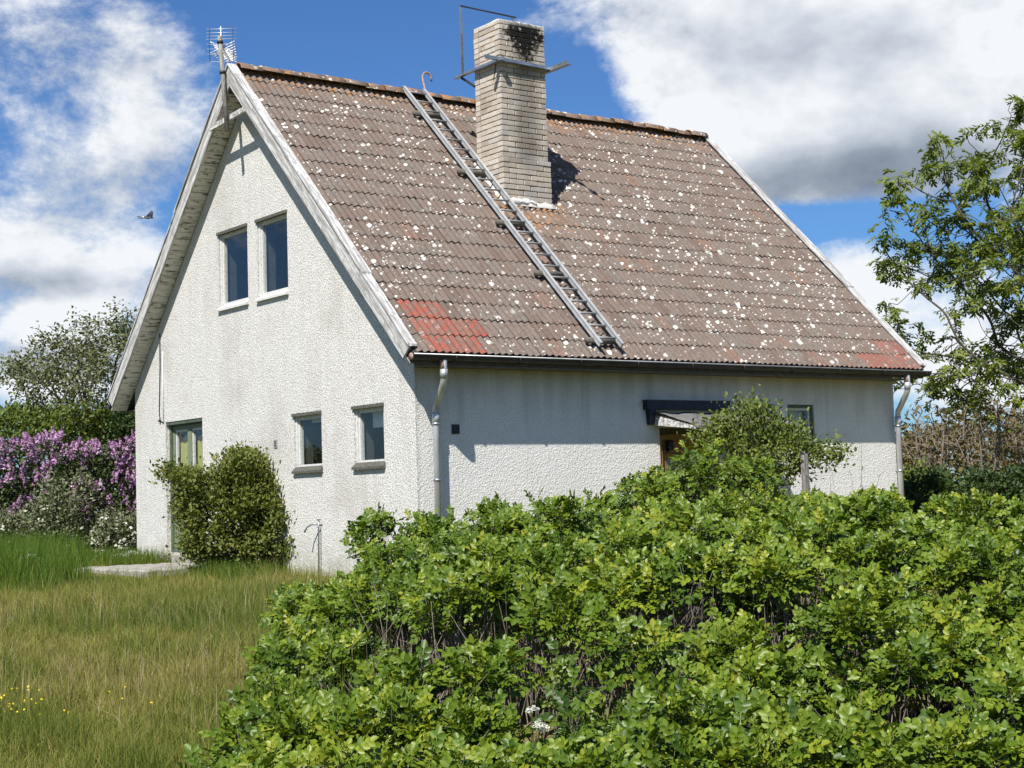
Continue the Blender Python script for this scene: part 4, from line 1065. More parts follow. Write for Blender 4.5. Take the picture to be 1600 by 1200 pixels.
def hedge_left(d): return -1.56-.085*(d-8.5)+.22*(fbm(d, d*0, 3, .9)-.5)*2
_tx = [300, 480, 560, 700, 830, 950, 1100, 1300, 1450, 1700, 2200]; _th = [.50, .62, .74, .94, 1.10, 1.16, 1.13, 1.10, 1.04, 1.02, 1.02]
def hedge_h(d, s):
    u = 800+2517*s/d
    top = np.interp(u, _tx, _th)
    ramp = .30+.70*np.clip((d-8.1)/3.0, 0, 1)**.8
    back = np.clip((16.4-d)/1.0, 0, 1)**.5
    left = np.clip((s-hedge_left(d))/.8, 0, 1)
    return top*ramp*back*(.45+.55*left**.7)+.26*(fbm(d, s, 9, 1.1)-.5)*2+.04
def hedge():
    root = thing('rose_hedge', place(11, 1.5), 'wide bright green wild rose thicket filling the foreground in front of the house', 'hedge')
    # the thicket is many leafy domes with dark crevices between them
    C = []; tries = 0
    while tries < 9000:
        tries += 1
        d = 7.75+8.3*random.random()**1.15; s_ = random.uniform(-2.7, .40*d+1.3)
        if s_ < float(hedge_left(np.array(d)))+.10: continue
        sp = .40+.14*random.random()+.010*(d-8)
        if all((d-c[0])**2*1.1+(s_-c[1])**2 > sp*sp for c in C): C.append((d, s_))
    T0, A0_, K0 = [], [], []
    for (d, s_) in C:
        if fbm(d, s_, 19, .8) < .36 or random.random() < .06: continue
        if 8 < d < 9.2 and .0 < s_ < .55: continue          # bare gap low down at the front
        x, y = dsxy(d, s_); g = float(ground_z(x, y)); H = float(hedge_h(np.array([d]), np.array([s_]))[0])*random.uniform(.84, 1.10)
        r = random.uniform(.22, .37); n_ = int(26*(r/.3)**1.6*(1.2 if d < 11 else 1.0))
        v = norm(RNG.normal(0, 1, (n_, 3))+V3(0, 0, .75)[None]-F0[None]*.35); v[:, 2] = np.abs(v[:, 2])*1.0-.12
        rr = r*(1-np.abs(RNG.normal(0, .16, n_)))[:, None]*np.array((1.05, 1.05, .72))[None]
        c = V3(x, y, g+max(.14, H-r*.62))
        T0.append(c+v*rr); A0_.append(norm(v*.75+V3(-.06, -.06, .75)[None]+RNG.normal(0, .22, (n_, 3)))); K0.append(np.full(n_, random.gauss(0, .09)))
    tips = np.concatenate(T0); axes = np.concatenate(A0_)
    tips[:, 2] = np.maximum(tips[:, 2], ground_z(tips[:, 0], tips[:, 1])+.08)
    # front and left faces, below the crown
    M_ = 800
    d2 = 7.6+1.6*RNG.random(M_); s2 = RNG.uniform(-1.7, 5.0, M_); k2 = (fbm(d2*0, s2, 23, 1.3) > .46); d2, s2 = d2[k2], s2[k2]
    d3 = RNG.uniform(8.2, 15.5, 320); s3 = hedge_left(d3)+np.abs(RNG.normal(0, .22, 320)); k3 = fbm(d3, d3*0, 27, 1.1) > .42; d3, s3 = d3[k3], s3[k3]
    dl, sl_ = np.concatenate([d2, d3]), np.concatenate([s2, s3]); xl, yl = dsxy(dl, sl_); gl = ground_z(xl, yl)
    zl = gl+np.maximum(.10, hedge_h(dl, sl_)*RNG.uniform(.15, .9, len(dl)))
    tl = np.stack([xl, yl, zl], 1)
    of = np.concatenate([np.tile(-F0, (len(d2), 1)), np.tile(-R0*.9-F0*.3, (len(d3), 1))])
    al = norm(V3(0, 0, .75)[None]+.6*of+RNG.normal(0, .28, (len(dl), 3)))
    # sucker shoots standing clear of the thicket
    T, A_ = [], []
    for (u, v, dd_, n_) in ((560, 832, 14.6, 6), (582, 815, 14.7, 8), (600, 822, 14.6, 7), (624, 855, 14.5, 4), (650, 826, 14.7, 7), (668, 826, 14.8, 5), (575, 850, 14.4, 6), (709, 830, 15.2, 5), (722, 842, 15.2, 5), (848, 797, 15.6, 6), (940, 784, 15.6, 7), (966, 792, 15.6, 5), (640, 845, 14.6, 4)):
        p = pxat(u, v, dd_)
        for _ in range(n_): T.append(p+RNG.normal(0, .055, 3)); A_.append(norm(V3(0, 0, 1)+RNG.normal(0, .35, 3)))
    T, A_ = np.array(T), np.array(A_)
    tips = np.concatenate([tips, tl, T]); axes = np.concatenate([axes, al, A_])
    b2 = tips-axes*.35; b2[:, :2] += RNG.normal(0, .10, (len(tips), 2)); b2[:, 2] = ground_z(b2[:, 0], b2[:, 1])-.02
    nT = len(T); b2[-nT:, :2] = T[:, :2].mean(0)*.35+T[:, :2]*.65+RNG.normal(0, .06, (nT, 2))
    shoots_to_parts('rose', tips, axes, b2, root, 'rose_leaf', pick=298, size=1.06)
    # bare dead canes tangled low down
    n = 700; dd = 8.2+RNG.random(n)**1.2*6.5; ss = RNG.uniform(-1.7, 4.6, n); x, y = dsxy(dd, ss); k = ss > hedge_left(dd)-.1; x, y = x[k], y[k]; n = len(x)
    p0 = np.stack([x, y, ground_z(x, y)-.02], 1); lean = RNG.normal(0, .28, (n, 3)); lean[:, 2] = RNG.uniform(.45, 1.0, n)
    hh = np.minimum(hedge_h(dd[k], ss[k])*.95, .95)[:, None]
    p1 = p0+lean*hh*.5; l2 = lean+RNG.normal(0, .25, (n, 3)); p2 = p1+l2*hh*.45; p3 = p1+(lean+RNG.normal(0, .5, (n, 3)))*hh*.3
    me = npmesh('dead_canes', [prisms(p0, p1, .005, .004, 4), prisms(p1, p2, .004, .002, 4), prisms(p1, p3, .003, .0015, 3)])
    o = link('dead_canes', me, root, 'cane'); o['kind'] = 'stuff'
hedge()
def rose_mound(name, label, u0, u1, d0, d1, peak, N, mats, size=1.0, seed=0):
    """a rose bush whose crown line follows (u, height-px) control points"""
    dc = (d0+d1)/2; root = thing(name, place(dc, (u0+u1)/2/2517*dc-800/2517*dc), label, 'bush')
    nc = max(8, N//22); T0, A0_ = [], []
    for _ in range(nc):
        d = random.uniform(d0, d1); u = random.uniform(u0, u1); x, y = dsxy(d, (u-800)/2517*d); g = float(ground_z(x, y))
        vt = np.interp(u, [p[0] for p in peak], [p[1] for p in peak]); zt = CAM[2]+(781-.03*(u-800)-vt)/2517*dc
        r = random.uniform(.20, .34); f = random.random()**.55; z = g+(zt-g-r*.7)*max(.25, f); n_ = int(24*(r/.3)**1.5)
        v = norm(RNG.normal(0, 1, (n_, 3))+V3(0, 0, .6)[None]-F0[None]*.4); T0.append(V3(x, y, z)+v*r*(1-np.abs(RNG.normal(0, .2, n_)))[:, None]*np.array((1, 1, .8))[None])
        A0_.append(norm(v*.7+V3(-.06, -.06, .7)[None]+RNG.normal(0, .25, (n_, 3))))
    tips = np.concatenate(T0); axes = np.concatenate(A0_); N = len(tips); gz = ground_z(tips[:, 0], tips[:, 1])
    ba = tips.copy(); ba[:, :2] += RNG.normal(0, .22, (N, 2)); ba[:, 2] = gz
    shoots_to_parts(name, tips, axes, ba, root, mats, size=size)
rose_mound('rose_bush', 'tall bright green wild rose bush crowding the porch door', 975, 1215, 17.6, 20.2, [(970, 800), (1010, 735), (1050, 735), (1090, 690), (1105, 680), (1125, 700), (1160, 705), (1215, 735)], 900, 'rose_leaf', .95, 1)
rose_mound('rose_bush', 'low wild rose bush below the right hand eaves wall', 1190, 1400, 17.2, 19.6, [(1190, 745), (1240, 770), (1290, 762), (1340, 770), (1372, 790), (1400, 812)], 560, 'rose_leaf', .95, 2)

# ------------------------------------------------------------------ shrubs and trees
SIMPLE = leaflet(1.0, .62)
def shrub(name, label, cat, base, pts, leafm, barkm, lsize, nl, step=.09, rmin=.0035, stems=4, dropz=0, green=.45, infl=.8, kill=.14, tmpl=None, group=None, partnames=('stems', 'foliage'), up=.35, rmax=.05, spread=.06, iters=70):
    root = thing(name, base, label, cat, group)
    P0 = []
    nodes = [V3(*base)-V3(0, 0, .1)]; par = [-1]
    pts = np.asarray(pts, float); c = pts.mean(0); h = (pts[:, 2].max()-base[2])
    # stems leave the ground fanned out towards the crown
    allN, allP, off = [], [], 0
    lab = np.arctan2(pts[:, 1]-base[1], pts[:, 0]-base[0]); order = np.argsort(lab); grp = np.array_split(order, stems)
    ch_all, r_all, chunks = [], [], []
    for g in grp:
        if len(g) == 0: continue
        A = pts[g]; st = V3(*base)+V3(RNG.normal(0, .05), RNG.normal(0, .05), -.1); cc = A.mean(0)
        t1 = st+(V3(cc[0], cc[1], base[2])-st)*.15+V3(0, 0, .1+.12*h)
        n_, p_ = colonize(A, st, step, infl, kill, iters, [t1])
        ck, r, ch = skeleton_mesh(n_, p_, rmin, k=5, rmax=rmax); chunks.append(ck); allN.append(n_); ch_all.append(ch); r_all.append(r)
    so = link(partnames[0], npmesh(partnames[0], chunks), root, barkm)
    N_ = np.concatenate(allN); ch = np.concatenate(ch_all); r = np.concatenate(r_all)
    src = N_[(ch == 0) | (r < rmin*1.9)]
    if nl:
        i = RNG.integers(0, len(src), nl); pos = src[i]+RNG.normal(0, spread, (nl, 3)); c = N_.mean(0)
        d = norm(norm(pos-c)*.7+RNG.normal(0, .8, (nl, 3))+V3(0, 0, up)[None])
        rn = np.clip(green+RNG.normal(0, .17, nl)+.5*(fbm(pos[:, 0]+pos[:, 2], pos[:, 1]-pos[:, 2], 51, 1.6)-.5), .01, .99)
        upv = norm(V3(-.35, -.3, .8)[None]+RNG.normal(0, .5, (nl, 3)))
        t = tmpl or SIMPLE
        me = npmesh(partnames[1], [leafpack(t, pos, d, lsize*RNG.uniform(.65, 1.25, nl), rn, .5, upv)])
        fo = link(partnames[1], me, root, leafm, True); fo['kind'] = 'stuff'
    return root
def ell(c, r, n, shell=.5, flat=0, rng=RNG):
    v = norm(rng.normal(0, 1, (n, 3))); q = (shell+(1-shell)*rng.random(n)**.5)[:, None]
    return np.asarray(c)[None]+v*q*np.asarray(r)[None]
def ds_ell(d, s, z, rd, rs, rz_, n, shell=.4):
    v = norm(RNG.normal(0, 1, (n, 3))); q = (shell+(1-shell)*RNG.random(n)**.5)[:, None]; v = v*q
    x, y = dsxy(d+v[:, 0]*rd, s+v[:, 1]*rs); return np.stack([x, y, z+v[:, 2]*rz_], 1)
def from_px(u, v, d): p = pxat(u, v, d); q = p-CAM; return q@F0, q@R0, p[2]

# bronze-green shrub in front of the terrace door
dd = 22.3
parts = []
for (u, v, ru, rv, n) in ((365, 805, 92, 92, 260), (372, 790, 60, 70, 160), (382, 738, 48, 40, 80), (400, 830, 70, 60, 120), (300, 752, 45, 26, 40), (430, 830, 48, 60, 80), (330, 850, 55, 40, 50), (400, 870, 60, 32, 50), (272, 737, 26, 7, 14), (450, 800, 34, 34, 26), (470, 850, 18, 26, 14), (300, 790, 34, 12, 14)):
    D_, S_, Z_ = from_px(u, v, dd); parts.append(ds_ell(D_, S_, Z_, .55, ru/2517*dd, rv/2517*dd, n, .25))
bp = np.array(pxat(398, 898, 22.3)); bp[2] = ground_z(bp[0], bp[1])
shrub('shrub', 'rounded bronze green shrub half covering the terrace door', 'shrub', bp, np.concatenate(parts), 'bush_leaf', 'bark', .056, 21000, stems=7, green=.52, spread=.075)
# lighter climber over the porch and window
dd = 20.9; parts = []
for (u, v, ru, rv, n) in ((1172, 650, 40, 28, 60), (1112, 682, 48, 22, 44), (1195, 730, 80, 40, 80), (1290, 712, 40, 22, 30), (1238, 668, 18, 12, 12), (1170, 700, 50, 30, 50), (1285, 705, 36, 14, 24), (1230, 690, 34, 22, 24), (1185, 632, 14, 9, 10)):
    D_, S_, Z_ = from_px(u, v, dd); parts.append(ds_ell(D_, S_, Z_, .35, ru/2517*dd, rv/2517*dd, n, .2))
bp = np.array(pxat(1190, 830, 20.9)); bp[2] = ground_z(bp[0], bp[1])
shrub('shrub', 'loose olive green shrub reaching up past the porch canopy to the dark framed window', 'shrub', bp, np.concatenate(parts), 'climber_leaf', 'cane', .056, 5600, stems=6, green=.72, spread=.085)
# leafless twigs against the sunlit eaves wall
bw = thing('bare_shrub', place(19.6, 4.2), 'leafless arching twigs in front of the sunlit wall by the right corner', 'shrub')
ch_ = []
for k in range(9):
    u0 = 1290+k*9; p = pxat(u0, 830, 19.8); pts = [p]
    hgt = random.uniform(60, 105); lean = random.uniform(-25, 60)
    for t in (.3, .6, .85, 1.0): pts.append(pxat(u0+lean*t**1.6, 830-hgt*math.sin(t*math.pi*.62), 19.8+random.uniform(-.1, .1)))
    pts = np.array(pts); ch_.append(prisms(pts[:-1], pts[1:], np.linspace(.005, .003, 4), np.linspace(.0045, .002, 4), 4))
    q = pts[3]+RNG.normal(0, .15, (2, 3)); ch_.append(prisms(np.tile(pts[2], (2, 1)), q, .003, .0015, 3))
link('twigs', npmesh('twigs', ch_), bw, 'bark_grey')

def tree(name, label, base, clumps, trunk, leafm, barkm, tmpl, lsize, per, step, infl, kill, rmin, green=.5, iters=90, up=.1, spread=.05, rmax=.3, nattr=14, sig=.22):
    root = thing(name, base, label, 'tree')
    A = np.concatenate([c[None]+RNG.normal(0, sig, (nattr, 3))*np.array((1, 1, .7)) for c in clumps])
    nodes, par = colonize(A, V3(*base)-V3(0, 0, .2), step, infl, kill, iters, trunk)
    ck, r, ch = skeleton_mesh(nodes, par, rmin, k=7, rmax=rmax)
    link('trunk', npmesh('trunk', [ck]), root, barkm, True)
    src = nodes[(ch == 0)]
    nl = len(src)*per; i = np.repeat(np.arange(len(src)), per)
    pos = src[i]+RNG.normal(0, spread, (nl, 3)); dirn = norm(RNG.normal(0, 1, (nl, 3))*np.array((1, 1, .6))+V3(0, 0, up)[None])
    tone = RNG.normal(0, .12, len(src))
    rn = np.clip(green+tone[i]+RNG.normal(0, .14, nl), .01, .99)
    upv = norm(V3(-.2, -.2, 1)[None]+RNG.normal(0, .4, (nl, 3)))
    me = npmesh('crown', [leafpack(tmpl, pos, dirn, lsize*RNG.uniform(.7, 1.2, nl), rn, .3, upv)])
    fo = link('crown', me, root, leafm, True); fo['kind'] = 'stuff'
    return root
# spring-green tree at the right of the house: foliage in separate tufts at the twig ends
dt, st = 29.5, 10.95
cl = []
while len(cl) < 300:
    v = norm(RNG.normal(0, 1, 3)); q = .35+.65*random.random()**.6
    e = v*q*np.array((3.2, 3.75, 3.5)); z = 4.35+e[2]
    if z < 1.6: continue
    d, s = dt+e[0], st+e[1]
    if z < 3.2 and s < 6.9: continue
    if all(np.linalg.norm(np.array((d, s, z))-c0) > .36 for c0 in cl): cl.append(np.array((d, s, z)))
for (u, v) in ((1395, 300), (1380, 315), (1420, 290), (1470, 225), (1455, 245), (1400, 410), (1385, 375), (1410, 520), (1400, 480), (1440, 340), (1430, 560), (1420, 600), (1590, 170), (1575, 190), (1440, 440)):
    d, s, z = from_px(u, v, dt+random.uniform(-1, 1)); cl.append(np.array((d, s, z)))
clw = np.array([[*dsxy(c[0], c[1]), c[2]] for c in cl])
tb = place(dt, st)
tt = [tb+V3(0, 0, .8), tb+V3(.05, 0, 1.5), tb+V3(.0, .08, 2.2)]
ASH = compound(3, .115, .055, .20, .55, ang=50, seed=9)
tree('leafy_tree', 'spreading spring green tree with tufted foliage right of the house', tb, clw, tt, 'tree_leaf', 'bark', ASH, .97, 9, .16, 1.6, .19, .0065, up=-.05, spread=.045, nattr=9, sig=.17, green=.5)
# grey-green tree behind the lilacs
dt, st = 34.5, -8.3; cl = []
while len(cl) < 420:
    v = norm(RNG.normal(0, 1, 3)); q = .3+.7*random.random()**.5; e = v*q*np.array((2.0, 2.45, 1.75))
    d, s, z = dt+e[0], st+e[1], 3.15+e[2]
    cl.append(np.array((d, s, z)))
for (u, v) in ((20, 575), (35, 570), (50, 590), (60, 555), (90, 520), (30, 600), (150, 495), (120, 505), (45, 575), (70, 570), (85, 545), (60, 600), (100, 540), (40, 560), (75, 535), (170, 500), (110, 520), (25, 590), (80, 600), (60, 620)):
    d, s, z = from_px(u, v, dt); cl.append(np.array((d, s, z)))
clw = np.array([[*dsxy(c[0], c[1]), c[2]] for c in cl]); tb = place(dt, st)
tree('leafy_tree', 'rounded grey green tree behind the lilac hedge', tb, clw, [tb+V3(0, 0, .6), tb+V3(.1, 0, 1.2)], 'whitebeam_leaf', 'bark', SIMPLE, .085, 60, .17, 1.5, .20, .007, up=.4, spread=.13, nattr=4, sig=.16, green=.5)
# low yellow-green bushes under it
for k, (u, v, ru, rv, n, lb) in enumerate(((30, 672, 60, 30, 90, 'low olive bush at the far left behind the lilac'), (125, 665, 60, 30, 90, 'low yellow green bush behind the middle of the lilac'), (205, 670, 40, 34, 70, 'dark bush between the lilac and the house wall'))):
    D_, S_, Z_ = from_px(u, v, 33); bp = place(D_, S_)
    A = ds_ell(D_, S_, Z_, .9, ru/2517*33, rv/2517*33*1.3, n, .3)
    shrub('bush', lb, 'bush', bp, A, 'climber_leaf' if k < 2 else 'dark_leaf', 'bark', .085, 2600, step=.16, stems=5, rmin=.005, spread=.10, group='bushes behind the lilac')
# leafless tree far left
bt = place(42, -12.6); cl = np.array([bt+np.array(V3(RNG.normal(0, .9), RNG.normal(0, .9), RNG.uniform(2.0, 3.3))) for _ in range(50)])
shrub('bare_tree', 'small leafless tree at the far left edge behind the bushes', 'tree', bt, cl, None, 'bark_grey', .05, 0, step=.15, stems=3, rmin=.006, infl=1.5, kill=.2, partnames=('trunk', 'x'))

# lilac in flower
lr = thing('lilac', place(28.2, -8.6), 'broad lilac in full purple bloom left of the house', 'lilac')
def lilac():
    n = 900; dl = 27.6+RNG.normal(0, .28, n); ul = RNG.uniform(-170, 228, n); sl_ = (ul-800)/2517*dl
    topv = np.interp(ul, [-200, 0, 60, 120, 170, 228], [690, 695, 690, 700, 702, 690])+46*(fbm(ul*.03, ul*0, 61)-.5)
    ztop = CAM[2]+(805-topv)/2517*27.6
    # panicles: dense along the crown line, thinning downward
    f = RNG.random(n)**1.35*.95; x, y = dsxy(dl-f*.30, sl_); z = ztop*(1-f*.85)+RNG.normal(0, .03, n)
    keep = fbm(ul*.03, z*3, 63) > .34+.22*f; x, y, z = x[keep], y[keep], z[keep]; n = len(x)
    base = np.stack([x, y, z], 1)
    nf = 34; t = RNG.random((n, nf)); a = RNG.uniform(0, 6.28, (n, nf)); ln = RNG.uniform(.15, .24, n)[:, None]
    ax = norm(V3(-.1, -.2, 1)[None]+RNG.normal(0, .3, (n, 3))); h = norm(np.cross(ax, V3(1, .2, 0)[None])); k = np.cross(ax, h)
    rad = .058*(1-t*.85)*RNG.uniform(.7, 1.1, (n, nf))
    P = base[:, None]+ax[:, None]*(t*ln)[..., None]+(h[:, None]*np.cos(a)[..., None]+k[:, None]*np.sin(a)[..., None])*rad[..., None]
    N_ = (h[:, None]*np.cos(a)[..., None]+k[:, None]*np.sin(a)[..., None])+ax[:, None]*.5+RNG.normal(0, .3, P.shape)
    P = P.reshape(-1, 3); N_ = norm(N_.reshape(-1, 3))
    d = norm(np.cross(N_, RNG.normal(0, 1, P.shape)))
    q = (np.array([(-.5, -.5, 0), (.5, -.5, 0), (.5, .5, .2), (-.5, .5, .2)]), np.array([(0, 1, 2, 3)]))
    rn = np.clip(np.repeat(RNG.normal(.5, .18, n), nf)+RNG.normal(0, .18, n*nf), 0.01, .99)
    o = link('blossom', npmesh('blossom', [stamp(q[0], q[1], P, frames(d, N_), RNG.uniform(.022, .036, len(P)), rn)]), lr, 'lilac_flower'); o['kind'] = 'stuff'
    m = 11000; ul = RNG.uniform(-180, 230, m); dl = 27.75+RNG.normal(0, .35, m); sl_ = (ul-800)/2517*dl
    zt = CAM[2]+(805-np.interp(ul, [-200, 0, 60, 120, 170, 228], [690, 695, 690, 700, 702, 690]))/2517*27.6
    x, y = dsxy(dl, sl_); z = zt*RNG.random(m)**.7*.99
    pos = np.stack([x, y, z], 1); dirn = norm(-F0[None]*.5+RNG.normal(0, .7, (m, 3)))
    fo = link('foliage', npmesh('foliage', [leafpack(SIMPLE, pos, dirn, RNG.uniform(.06, .10, m), RNG.random(m), .5)]), lr, 'lilac_leaf', True); fo['kind'] = 'stuff'
    k = 60; ul = np.linspace(-160, 220, k); p0 = np.array([[*dsxy(28, (u-800)/2517*28), -.1] for u in ul]); p1 = p0+RNG.normal(0, .18, (k, 3)); p1[:, 2] = RNG.uniform(.7, 1.0, k); p2 = p1+RNG.normal(0, .15, (k, 3)); p2[:, 2] = RNG.uniform(1.4, 1.75, k)
    link('stems', npmesh('stems', [prisms(p0, p1, .018, .013, 5), prisms(p1, p2, .013, .006, 5)]), lr, 'bark')
lilac()
for k, (u, v, ru, rv, n, lb, fl) in enumerate(((20, 830, 70, 46, 110, 'leftmost pale grey green bush below the lilac', 0), (105, 800, 52, 68, 120, 'middle pale grey green bush below the lilac', 0), (182, 838, 38, 40, 90, 'grey green bush with cream flower clusters against the house corner', 1))):
    D_, S_, Z_ = from_px(u, v, 26.9); bp = place(D_, S_)
    r_ = shrub('bush', lb, 'bush', bp, ds_ell(D_, S_, Z_, .5, ru/2517*26.9, rv/2517*26.9, n, .3), 'greygreen_leaf', 'bark', .058, 3600, step=.11, stems=6, rmin=.004, spread=.08, group='pale bushes below the lilac')
    m = 60 if fl else 12
    P = ds_ell(D_-.25, S_, Z_, .35, ru/2517*26.9*.9, rv/2517*26.9*.85, m, .7)
    q = (np.array([(-.5, -.5, 0), (.5, -.5, 0), (.5, .5, .15), (-.5, .5, .15)]), np.array([(0, 1, 2, 3)]))
    P = np.repeat(P, 5, 0)+RNG.normal(0, .022, (m*5, 3)); dn = norm(RNG.normal(0, 1, P.shape))
    o = link('blossom', npmesh('blossom', [stamp(q[0], q[1], P, frames(dn, -F0[None]*.6+V3(0, 0, .8)[None]+RNG.normal(0, .3, P.shape)), RNG.uniform(.02, .04, len(P)), RNG.random(len(P)))]), r_, 'white_petal'); o['kind'] = 'stuff'

# right-hand background: dark bushes, leafless thicket, brown scrub on the rise
for k, (u, v, ru, rv, d, n, lb, lm) in enumerate(((1450, 785, 60, 42, 26.2, 120, 'dark green bush right beside the right downpipe', 'dark_leaf'), (1540, 780, 70, 42, 27, 130, 'dark green bush at the right edge below the leafless thicket', 'dark_leaf'), (1640, 775, 80, 50, 26.5, 110, 'dark green bush running out of the frame on the right', 'dark_leaf'), (1440, 752, 26, 16, 27.5, 40, 'small light green bush peeping past the right downpipe', 'climber_leaf'))):
    D_, S_, Z_ = from_px(u, v, d); bp = place(D_, S_)
    shrub('bush', lb, 'bush', bp, ds_ell(D_, S_, Z_, .8, ru/2517*d, rv/2517*d, n, .3), lm, 'bark', .075, 3200, step=.13, stems=6, rmin=.0045, spread=.09, group='bushes right of the house')
for k, (u, v, ru, rv, n, lb) in enumerate(((1455, 690, 45, 60, 420, 'leafless grey bush just right of the house corner'), (1535, 680, 55, 75, 560, 'taller leafless grey bush behind the dark bushes'), (1620, 690, 60, 70, 460, 'leafless grey bush at the right edge of the picture'))):
    D_, S_, Z_ = from_px(u, v, 29); bp = place(D_, S_)
    shrub('bare_bush', lb, 'bush', bp, ds_ell(D_, S_, Z_, .7, ru/2517*29, rv/2517*29, n, .1), None, 'cane', .05, 0, step=.10, stems=6, rmin=.0058, infl=1.3, kill=.085, partnames=('branches', 'x'), group='leafless bushes right of the house', rmax=.03)
def scrub():
    n = 45000; d = RNG.uniform(46, 58, n); s = RNG.uniform(6, 44, n); x, y = dsxy(d, s)
    h = 1.0+2.0*fbm(x, y, 71, .28)+1.0*fbm(x, y, 75, .9)
    z = h*RNG.random(n)**.6; pos = np.stack([x, y, z], 1)
    rn = np.clip(fbm(x, y, 77, .5)*1.3-.15+RNG.normal(0, .12, n), .01, .99)
    o = link('scrub', npmesh('scrub', [leafpack(SIMPLE, pos, sphere_dirs(n, .5), RNG.uniform(.13, .25, n), rn, .6)]), None, 'brown_scrub')
    tag(o, 'brown and olive scrub along the rise behind the leafless bushes', 'scrub', kind='stuff')
    n = 9000; d = RNG.uniform(60, 75, n); s = RNG.uniform(-48, -12, n); x, y = dsxy(d, s); z = (1.6+1.6*fbm(x, y, 81, .3))*RNG.random(n)**.6
    o = link('scrub', npmesh('scrub', [leafpack(SIMPLE, np.stack([x, y, z], 1), sphere_dirs(n, .5), RNG.uniform(.25, .5, n), np.clip(RNG.normal(.4, .2, n), 0, 1), .6)]), None, 'dark_leaf')
    tag(o, 'dark far scrub glimpsed at the left edge under the leafless tree', 'scrub', kind='stuff')
scrub()

# ------------------------------------------------------------------ grass
def blades(n, d, s, h, w, rn, m, name, label, bend=.35):
    x, y = dsxy(d, s); z = ground_z(x, y)-.01
    # keep clear of the house and slab
    ok = ~((x > -.02) & (x < L) & (y > 0) & (y < W)) & ~((x > -2.1) & (x < 0) & (y > 4.0) & (y < 6.7))
    x, y, z, h, w, rn = x[ok], y[ok], z[ok], h[ok], w[ok], rn[ok]; n = len(x)
    T = np.array([(-.5, 0, 0), (.5, 0, 0), (.38, 0, .5), (-.38, 0, .5), (.0, 0, 1.0)])
    fa = np.array([(0, 1, 2), (0, 2, 3), (3, 2, 4)])
    a = RNG.uniform(0, 6.28, n); ln = np.abs(RNG.normal(0, bend, n)); la = RNG.uniform(0, 6.28, n)
    v = np.zeros((n, 5, 3))
    cx, sx = np.cos(a), np.sin(a)
    v[..., 0] = T[None, :, 0]*w[:, None]*cx[:, None]; v[..., 1] = T[None, :, 0]*w[:, None]*sx[:, None]
    b2 = T[:, 2]**1.8
    v[..., 0] += (ln*h*np.cos(la))[:, None]*b2[None]; v[..., 1] += (ln*h*np.sin(la))[:, None]*b2[None]
    v[..., 2] = T[None, :, 2]*(h*np.sqrt(np.maximum(.1, 1-np.minimum(ln, .9)**2*.6)))[:, None]
    v += np.stack([x, y, z], 1)[:, None]
    f = fa[None]+(np.arange(n)*5)[:, None, None]
    o = link(name, npmesh(name, [(v.reshape(-1, 3), f.reshape(-1, 3), np.repeat(rn, 5))]), None, m)
    tag(o, label, 'grass', kind='stuff')
